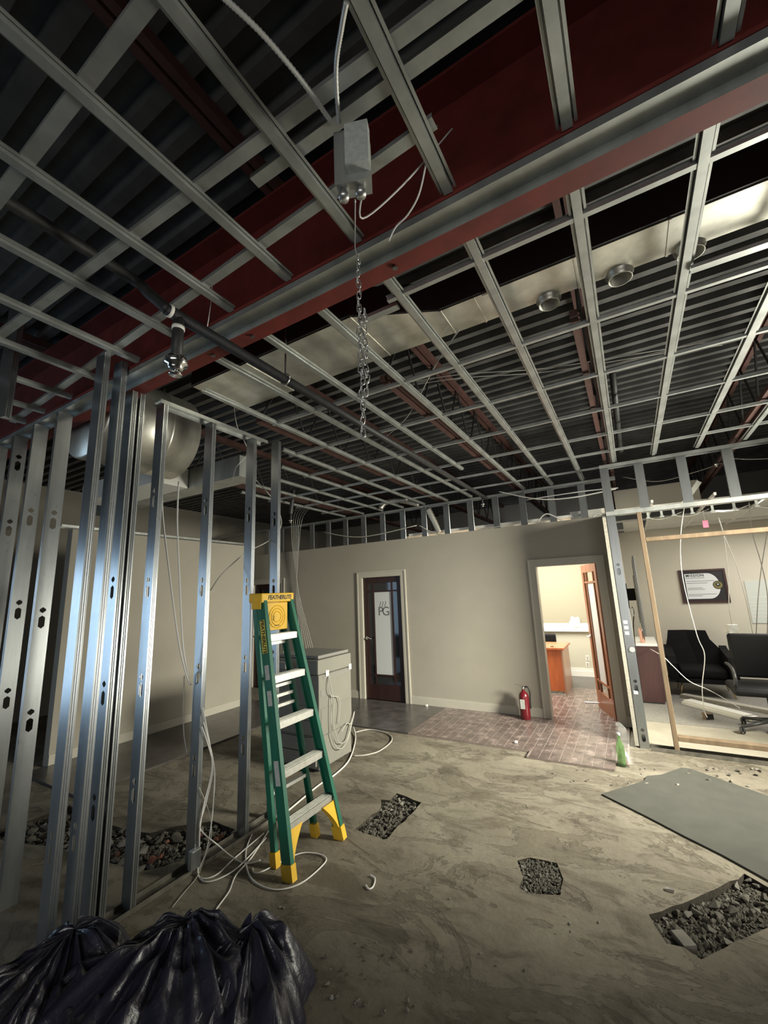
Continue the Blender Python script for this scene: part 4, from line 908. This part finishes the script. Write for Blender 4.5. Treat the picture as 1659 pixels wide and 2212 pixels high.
q = onz(1530,1552,.02); ob = thing('outlet_box', 'small brown outlet box on the carpet at the end of a dangling cable', 'outlet box', (q.x, q.y, .012), rz=.5)
MB().rbox(-.05,.05,-.035,.035,.0,.075,.004,1).obj('box_body', 'wood_raw', ob); MB().box(-.045,.045,-.0365,-.0355,.01,.065).obj('opening', 'ink', ob)
q = ony(1583,1364,7.3); hb2 = thing('hanging_outlet', 'white outlet box with tilted plate dangling before the wall', 'outlet box', (q.x, q.y, q.z), rz=.4)
MB().rbox(-.055,.055,-.03,.03,-.02,.09,.004,1).obj('box_body', 'white_plastic', hb2); MB().box(-.07,.07,-.05,.05,-.045,-.035,Matrix.Rotation(.45,4,'Y')).obj('cover_plate', 'trim_white', hb2)
cable('dangling white cable running down to the brown outlet box', [ony(1478,1095,5.75), ony(1470,1165,5.85), ony(1475,1250,6.0), ony(1505,1370,6.3), ony(1522,1415,6.5), ony(1517,1480,6.7), ony(1520,1530,6.85), onz(1528,1550,.08)], .0045, 'cable_white')
cable('white cable hanging straight to the dangling outlet box', [ony(1552,1118,6.3), ony(1563,1155,6.4), ony(1573,1240,6.6), ony(1575,1310,6.8), ony(1581,1350,7.3)], .005, 'cable_white')
cable('white cable slanting from the timber head toward the office chair back', [ony(1552,1118,6.3), ony(1564,1156,6.4), ony(1590,1220,6.6), ony(1612,1300,6.8), ony(1628,1380,7.3)], .005, 'cable_white')
cable('grey cable bowing down behind the timber head, left of a crossing pair', [ony(1618,1085,6.2), ony(1625,1150,6.4), ony(1645,1220,6.6), ony(1658,1290,6.8), ony(1657,1380,7.3)], .005, 'cable_grey')
cable('grey cable bowing down behind the timber head, right of a crossing pair', [ony(1668,1085,6.2), ony(1657,1150,6.4), ony(1645,1225,6.55), ony(1637,1300,6.7), ony(1633,1380,7.3)], .005, 'cable_grey')
cable('white cable slanting past the post down to the light fixture', [ony(1405,1402,7.5), ony(1432,1418,6.3), ony(1455,1440,6.2), ony(1490,1472,6.4), ony(1530,1490,6.8), onz(1575,1515,.10), onz(1598,1530,.09)], .005, 'cable_white')
# suspended ceiling remains: rails, tiles, hanging clips
cgl = MB()
for x in (0.35, 0.96, 1.57, 2.18, 2.79): cgl.bar((x, 5.9, 2.715), (x, YF, 2.715), .024, .03)
for y in (6.3, 7.5, 8.7): cgl.bar((-.08, y, 2.714), (3.4, y, 2.714), .024, .026)
cg = struct(cgl.obj('ceiling_meeting', 'trim_white'))
ctm = MB().box(-.295,.295,-.585,.585,0,.016).mesh('ceiling_tile', 'tile_white')
for i, x in enumerate((0.045, 0.655, 1.265, 1.875, 2.485, 3.09)):
    for j, y in enumerate((6.9, 8.1, 8.98)):
        if (i, j) in ((1,0),(2,0),(4,0),(0,0)): continue
        o = bpy.data.objects.new('ceiling_tile', ctm); COL.objects.link(o); o.parent = cg; o.location = (x, y, 2.722); o.scale = (.42 if i == 0 else 1, .46 if j == 2 else 1, 1)
        if i == 0: o.location.x = .135
rl = thing('hanging_rail', 'white hanging rail with spring clips just behind the header track', 'ceiling rail', (0.0, 5.95, 2.60))
part(MB().box(-.02, 3.2, 5.92, 5.98, 2.595, 2.625), 'rail', 'trim_white', rl)
for i, xp in enumerate((1400,1430,1456,1497,1542,1590,1640)):
    q = ony(xp, 1115, 5.95); part(MB().box(q.x-.012, q.x+.012, 5.94, 5.96, 2.53, 2.595).box(q.x-.022, q.x+.022, 5.93, 5.97, 2.515, 2.53), 'clip', 'sticker', rl)
    if i % 2 == 0: part(MB().tube(spline([(q.x, 5.95, 2.52), (q.x+.15, 6.0, 2.50), (q.x+.35, 6.0, 2.56)], 5), .004, 5), 'clip_wire', 'cable_grey', rl)
single(MB().bar((.62, 5.92, 2.60), (.20+.62, 5.75, 2.85), .05, .008, (0,1,0)), 'ceiling_strip', 'tile_white', 'pale diagonal strip leaning across the header track', 'strip', (.62, 5.92, 2.6))
q = ony(1524,1132,5.925); pk = thing('paper_tag', 'small pink paper tag hanging from the white rail', 'tag', (q.x, q.y, q.z))
part(MB().box(q.x-.025, q.x+.025, 5.924, 5.926, q.z-.04, q.z+.04), 'tag_card', 'pink', pk); part(MB().tube([(q.x, 5.925, q.z+.038), (q.x, 5.925, 2.598)], .0015, 4), 'string', 'cable_grey', pk)
single(MB().box(-.05, .98, 7.0, 7.02, 2.80, 3.12), 'wall_panel', 'wall_room', 'pale torn drywall panel above the meeting room ceiling', 'wall panel', (.4, 7.0, 2.8))
cable('dark sagging wires above the meeting room ceiling', [ony(1345,1030,6.6), ony(1420,1040,6.6), ony(1500,1020,6.6), ony(1560,1000,6.6)], .006, 'cable_grey')
cable('white cable strung across the dark gap at upper right', [ony(1580,990,6.6), ony(1620,992,6.6), ony(1680,990,6.6)], .006, 'cable_white')

# ================================================================== BLACK BAGS
from mathutils import noise as mnoise
def bag(name, label, c, rx, ry, h, knot, seed, rot=0.0, spikes=()):
    mb = MB(); NT, NR = 150, 46; sd = Vector((seed*3.1, seed*1.7, seed)); cr, sr = math.cos(rot), math.sin(rot)
    for j in range(NR+1):
        rho = (j/NR)
        for i in range(NT):
            th = 2*math.pi*i/NT
            ex = 1+.10*mnoise.noise(Vector((math.cos(th)*1.6, math.sin(th)*1.6, seed)))+.05*mnoise.noise(Vector((math.cos(th)*5, math.sin(th)*5, seed)))
            for a0, amp, wd in spikes:
                dth = (th-a0+math.pi) % (2*math.pi)-math.pi; ex += amp*math.exp(-(dth/wd)**2)
            pl = math.sin(th*13+4*mnoise.noise(Vector((math.cos(th)*2, math.sin(th)*2, rho*1.2+seed))))
            pl2 = mnoise.noise(Vector((math.cos(th)*9, math.sin(th)*9, rho*1.5+seed*2)))
            x = rx*rho*ex*math.cos(th)+knot[0]*(1-rho); y = ry*rho*ex*math.sin(th)+knot[1]*(1-rho)
            z = h*(1-rho**2.6)**.75
            fold = (.022*pl+.035*pl2)*math.sin(min(1, rho*1.25)*math.pi)**.8
            big = .05*mnoise.noise(Vector((x*5, y*5, seed)))*(1-rho**3)
            ridge = .030*(1-abs(mnoise.noise(Vector((x*9+3, y*9, seed*1.3))))*3)*(1-rho**4)
            z = max(.004+.02*(1-rho), z+fold+big+ridge*.6)
            x += .02*pl2*rho; y += .02*pl*rho*.5
            mb.v.append((c[0]+x*cr-y*sr, c[1]+x*sr+y*cr, z if j < NR else .003))
    for j in range(NR):
        for i in range(NT): mb.f.append((j*NT+i, j*NT+(i+1)%NT, (j+1)*NT+(i+1)%NT, (j+1)*NT+i))
    t = thing(name, label, 'garbage bag', (c[0], c[1], 0), group='black bags in the foreground')
    part(mb, 'bag_body', 'bag', t, True)
    return t
bag('garbage_bag', 'large smooth black garbage bag at the lower left corner', (-2.13, .86), .37, .52, .36, (-.06, .26), 2.3, .25, ((1.9, .12, .3),))
bag('garbage_bag', 'creased black garbage bag in the middle of the foreground heap', (-1.86, 1.04), .37, .62, .33, (-.24, .30), 5.1, -.45, ((1.5, .10, .25), (4.5, .12, .4)))
bag('garbage_bag', 'black garbage bag with a pointed corner, right of the heap', (-1.62, 1.34), .25, .42, .25, (-.08, .24), 8.7, .0, ((1.15, .22, .16), (.15, .20, .2)))

# ================================================================== FLOOR FINISH, RUBBLE, DEBRIS
shp = [onz(*p) for p in ((1300,1718),(1352,1702),(1392,1690),(1398,1679),(1430,1676),(1472,1661),(1490,1663),(1659,1722),(1800,1775),(1900,1900),(1800,1990),(1659,1905),(1600,1872),(1560,1850),(1480,1810),(1400,1768))]
sh = MB(); n = len(shp); sh.add([(p.x,p.y,.0006) for p in shp]+[(p.x,p.y,.012) for p in shp], [tuple(range(n,2*n))[::-1]]+[(i,n+i,n+(i+1)%n,(i+1)%n) for i in range(n)])
so = single(sh, 'floor_sheet', 'sheet', 'large flat grey sheet lying on the concrete at right', 'floor sheet', (shp[0].x, shp[0].y, 0))
so.data.flip_normals() if so.data.polygons[0].normal.z < 0 else None
stone_meshes = {}
def stone_mesh(kind, matl):
    bm = bmesh.new(); n = 11
    for _ in range(n):
        v = Vector((rnd.gauss(0,1), rnd.gauss(0,1), rnd.gauss(0,1))).normalized()*rnd.uniform(.75,1.0)
        bm.verts.new((v.x, v.y*rnd.uniform(.7,.9), v.z*.6))
    r = bmesh.ops.convex_hull(bm, input=bm.verts[:])
    bmesh.ops.delete(bm, geom=list({g for g in r['geom_interior']+r['geom_unused'] if isinstance(g, bmesh.types.BMVert)}), context='VERTS')
    me = bpy.data.meshes.new('rubble_chunk'); bm.to_mesh(me); bm.free(); me.materials.append(M[matl]); return me
SM = {k: [stone_mesh(k, k) for _ in range(7)] for k in ('rubble', 'rubble_pale', 'brick')}
def in_poly_pt(pl):
    xs = [p.x for p in pl]; ys = [p.y for p in pl]
    while True:
        q = Vector((rnd.uniform(min(xs),max(xs)), rnd.uniform(min(ys),max(ys)), 0))
        if inside(q, pl): return q
def chunks(pl, n, smin, smax, zb, label, group, mix, heap=0.0):
    placed = []; tries = 0
    while len(placed) < n and tries < n*40:
        tries += 1; q = in_poly_pt(pl); s = rnd.uniform(smin, smax)
        if any((q-p).length < (s+r)*.72 for p, r in placed): continue
        placed.append((q, s)); k_ = rnd.choices(('rubble','rubble_pale','brick'), mix)[0]
        o = bpy.data.objects.new('rubble_chunk', SM[k_][rnd.randrange(7)]); COL.objects.link(o)
        o.location = (q.x, q.y, zb+s*.42+rnd.uniform(0, heap)); o.scale = (s, s, s*.9); o.rotation_euler = (rnd.uniform(-.4,.4), rnd.uniform(-.4,.4), rnd.uniform(0,6.28))
        tag(o, {'rubble': 'dark grey ', 'rubble_pale': 'pale grey ', 'brick': 'reddish brick '}[k_]+label, 'rubble', group)
def gravel(pl, n, smin, smax, zb, label):
    mb = MB()
    for _ in range(n):
        q = in_poly_pt(pl); s = rnd.uniform(smin, smax); R3 = Matrix.Rotation(rnd.uniform(0,6.28),3,'Z') @ Matrix.Rotation(rnd.uniform(-.6,.6),3,'X')
        vs_ = [Vector((1,0,0)),Vector((-1,.2,0)),Vector((0,.9,.1)),Vector((.1,-.9,0)),Vector((0,0,.7)),Vector((0,.1,-.7))]
        vs_ = [R3 @ (v*s*rnd.uniform(.75,1.15))+Vector((q.x,q.y,zb+s*.35)) for v in vs_]
        mb.add(vs_, [(0,2,4),(2,1,4),(1,3,4),(3,0,4),(2,0,5),(1,2,5),(3,1,5),(0,3,5)])
    o = mb.obj('gravel', 'rubble'); return tag(o, label, 'gravel', None, 'stuff')
chunks(PITS['two_step'], 75, .014, .036, -.042, 'broken concrete chunk in the stepped pit beside the ladder', 'chunks in the pit beside the ladder', (5,2,0), .025)
gravel(PITS['two_step'], 1100, .006, .016, -.038, 'loose gravel filling the stepped pit beside the ladder')
chunks(PITS['round'], 45, .010, .024, -.018, 'broken concrete chunk in the shallow pit in mid floor', 'chunks in the small pit', (6,1,0), .004)
gravel(PITS['round'], 700, .005, .012, -.014, 'loose gravel filling the shallow pit in mid floor')
chunks(PITS['square'], 110, .014, .046, -.052, 'broken concrete chunk in the large square pit at lower right', 'chunks in the large square pit', (6,1,0), .025)
gravel(PITS['square'], 1900, .006, .018, -.045, 'loose gravel filling the large square pit at lower right')
chunks(PITS['trench'], 90, .022, .06, -.045, 'broken chunk in the trench behind the studs', 'chunks in the trench behind the studs', (6,2,.5), .03)
gravel(PITS['trench'], 1600, .007, .02, -.04, 'loose gravel filling the trench behind the studs')
q = onz(1483,1998,.01); p_ = slab(onz(1462,2010,.0), onz(1492,2045,.0), .03, -.03, .004)
single(p_, 'concrete_slab_piece', 'rubble_pale', 'long flat concrete piece at the left end of the square pit', 'rubble', (q.x, q.y, -.03))
# scattered debris
def crumbs(n, region, smin, smax, label, group, mix=(3,3,0)):
    for _ in range(n):
        x, y = rnd.uniform(region[0], region[2]), rnd.uniform(region[1], region[3]); q = onz(x, y)
        if any(inside(q, pl) for pl in PITS.values()): continue
        s = rnd.uniform(smin, smax); k_ = rnd.choices(('rubble','rubble_pale','brick'), mix)[0]
        o = bpy.data.objects.new('debris_crumb', SM[k_][rnd.randrange(7)]); COL.objects.link(o); o.location = (q.x, q.y, s*.4); o.scale = (s,s,s*.7); o.rotation_euler = (0,0,rnd.uniform(0,6.28))
        tag(o, label, 'debris', group)
crumbs(34, (620,2020,900,2200), .006, .018, 'small concrete crumb on the bare floor right of the black bags', 'crumbs near the bags')
crumbs(16, (560,1960,660,2080), .006, .016, 'small concrete crumb beside the pointed bag corner', 'crumbs beside the bag corner')
crumbs(26, (1380,1660,1650,1700), .010, .030, 'dusty debris lump along the floor track at right', 'debris along the right floor track', (4,2,0))
crumbs(14, (1180,1660,1420,1700), .006, .016, 'small debris crumb in front of the tiled step', 'crumbs before the tiled step')
crumbs(10, (900,1900,1500,2150), .005, .012, 'tiny crumb on the foreground concrete', 'crumbs on the foreground floor')
q = onz(1447,1925); single(MB().rbox(q.x-.022,q.x+.022,q.y-.012,q.y+.012,.001,.012,.003,1), 'foil_scrap', 'chrome', 'shiny foil scrap on the concrete above the square pit', 'scrap', (q.x,q.y,0))
q = onz(1115,1605,.024); single(MB().rbox(q.x-.015,q.x+.015,q.y-.02,q.y+.02,.025,.045,.003,1), 'plaster_scrap', 'white_plastic', 'small white scrap on the slate tiles', 'scrap', (q.x,q.y,.025))
q = onz(922,1526,.022); single(MB().rbox(q.x-.015,q.x+.015,q.y-.015,q.y+.015,.021,.05,.003,1), 'plaster_scrap', 'white_plastic', 'small white scrap beside the baseboard near the closed door', 'scrap', (q.x,q.y,.021))
cable('short bent offcut of white cable on the foreground concrete', [onz(800,1890,.008), onz(810,1898,.008), onz(806,1915,.008), onz(797,1920,.008), onz(790,1912,.008)], .005, 'cable_white')
# bottle and clear plastic by the corner post
q = onz(1345,1654,.003); bo = thing('green_bottle', 'green glass bottle standing by the corner of the tiles', 'bottle', (q.x, q.y, .001))
part(MB().lathe([(.005,.004),(.034,.002),(.036,.02),(.036,.17),(.030,.20),(.015,.235),(.0135,.275),(.015,.28),(.0125,.285)], (q.x,q.y,0), 20), 'glass_body', 'green_glass', bo, True)
part(MB().lathe([(.0155,.278),(.0155,.297),(.013,.299)], (q.x,q.y,0), 14), 'cap', 'white_plastic', bo, True)
a, b2 = Vector((q.x-.10, q.y+.10, 0)), Vector((q.x+.13, q.y+.05, 0))
pl_ = MB()
for j in range(9):
    for i in range(13):
        u = i/12; v = j/8; p = a.lerp(b2, u)
        pl_.v.append((p.x+.015*math.sin(v*7+u*3), p.y+.13*v+.02*math.sin(u*9+v*2), .002+v*(.30+.05*math.sin(u*5))))
for j in range(8):
    for i in range(12): pl_.f.append((j*13+i, j*13+i+1, (j+1)*13+i+1, (j+1)*13+i))
o = single(pl_, 'plastic_sheet', 'film', 'clear plastic sheet propped up behind the green bottle', 'plastic sheet', (a.x, a.y, 0), None, True)
# cables at the stud behind the ladder and on the floor
XS = -2.69
cable('white cable looping down the stud from the ceiling, left strand', [onx(349,1040,-2.85), onx(352,1120,-2.85), onx(365,1230,-2.82), onx(385,1380,-2.82), onx(402,1455,-2.80), onx(412,1480,-2.80)], .006, 'cable_white')
cable('white cable looping down the stud from the ceiling, right strand', [onx(386,1040,-2.85), onx(383,1130,-2.85), onx(388,1250,-2.82), onx(395,1390,-2.82), onx(408,1465,-2.80)], .006, 'cable_white')
cable('thin grey cable falling straight behind the cable stud', [onx(398,1460,-2.84), onx(396,1540,-2.84), onx(398,1590,-2.83), onx(405,1630,-2.82)], .004, 'cable_grey')
bx3 = onx(420,1855,XS); eb_ = thing('electrical_box', 'small grey electrical box at the foot of the cable stud', 'electrical box', (bx3.x, bx3.y, bx3.z))
MB().rbox(-.02,.02,-.035,.035,-.055,.055,.003,1).obj('box_body', 'galv', eb_); MB().box(.0205,.0225,-.03,.03,-.05,.05).obj('cover_plate', 'galv_stud', eb_)
W = [
 [onx(438,1528,XS), onx(446,1570,XS), onx(458,1640,XS), onx(455,1680,XS), onx(440,1740,XS), onx(432,1790,XS), onx(430,1850,XS), onz(428,1890,.01), onz(445,1905,.01), onz(480,1895,.01), onz(520,1868,.01), onz(575,1810,.01)],
 [onx(436,1570,XS), onx(450,1610,XS), onx(460,1660,XS), onx(446,1730,XS), onx(432,1780,XS), onx(440,1800,XS), onx(470,1825,-2.66), onz(500,1850,.02), onz(530,1865,.01), onz(563,1858,.01)],
 [onx(440,1560,XS), onx(462,1650,XS), onx(462,1720,XS), onx(455,1790,XS), onx(445,1840,XS), onz(428,1885,.01), onz(440,1898,.01), onz(470,1888,.01), onz(505,1855,.01), onz(570,1800,.01)],
 [onx(430,1700,XS), onx(445,1735,XS), onx(455,1770,XS), onx(456,1810,XS), onx(440,1860,XS), onz(425,1895,.01), onz(400,1925,.01), onz(372,1960,.01)]]
for i, pts in enumerate(W):
    cable(['white cable bulging out below the stud then crossing to the ladder','white cable crossing the others at the stud foot toward the ladder feet','white cable hanging in the widest loop beside the cable stud','thin pale cable running from the stud foot to the bags'][i], pts, .0045 if i < 3 else .003, 'cable_white' if i < 3 else 'cable_grey')
cable('pale cable lying in a big loop around the ladder foot', [onz(545,1800,.008), onz(532,1835,.008), onz(533,1875,.008), onz(550,1905,.008), onz(595,1922,.008), onz(650,1908,.008), onz(698,1868,.008), onz(703,1852,.008), onz(680,1843,.008), onz(640,1846,.008), onz(560,1885,.008), onz(545,1875,.008)], .0048, 'cable_white')
cable('pale cable running from the ladder foot down to the black bags', [onz(580,1795,.008), onz(545,1850,.008), onz(510,1890,.008), onz(495,1925,.008), onz(470,1960,.008), onz(460,1978,.02)], .0048, 'cable_white')
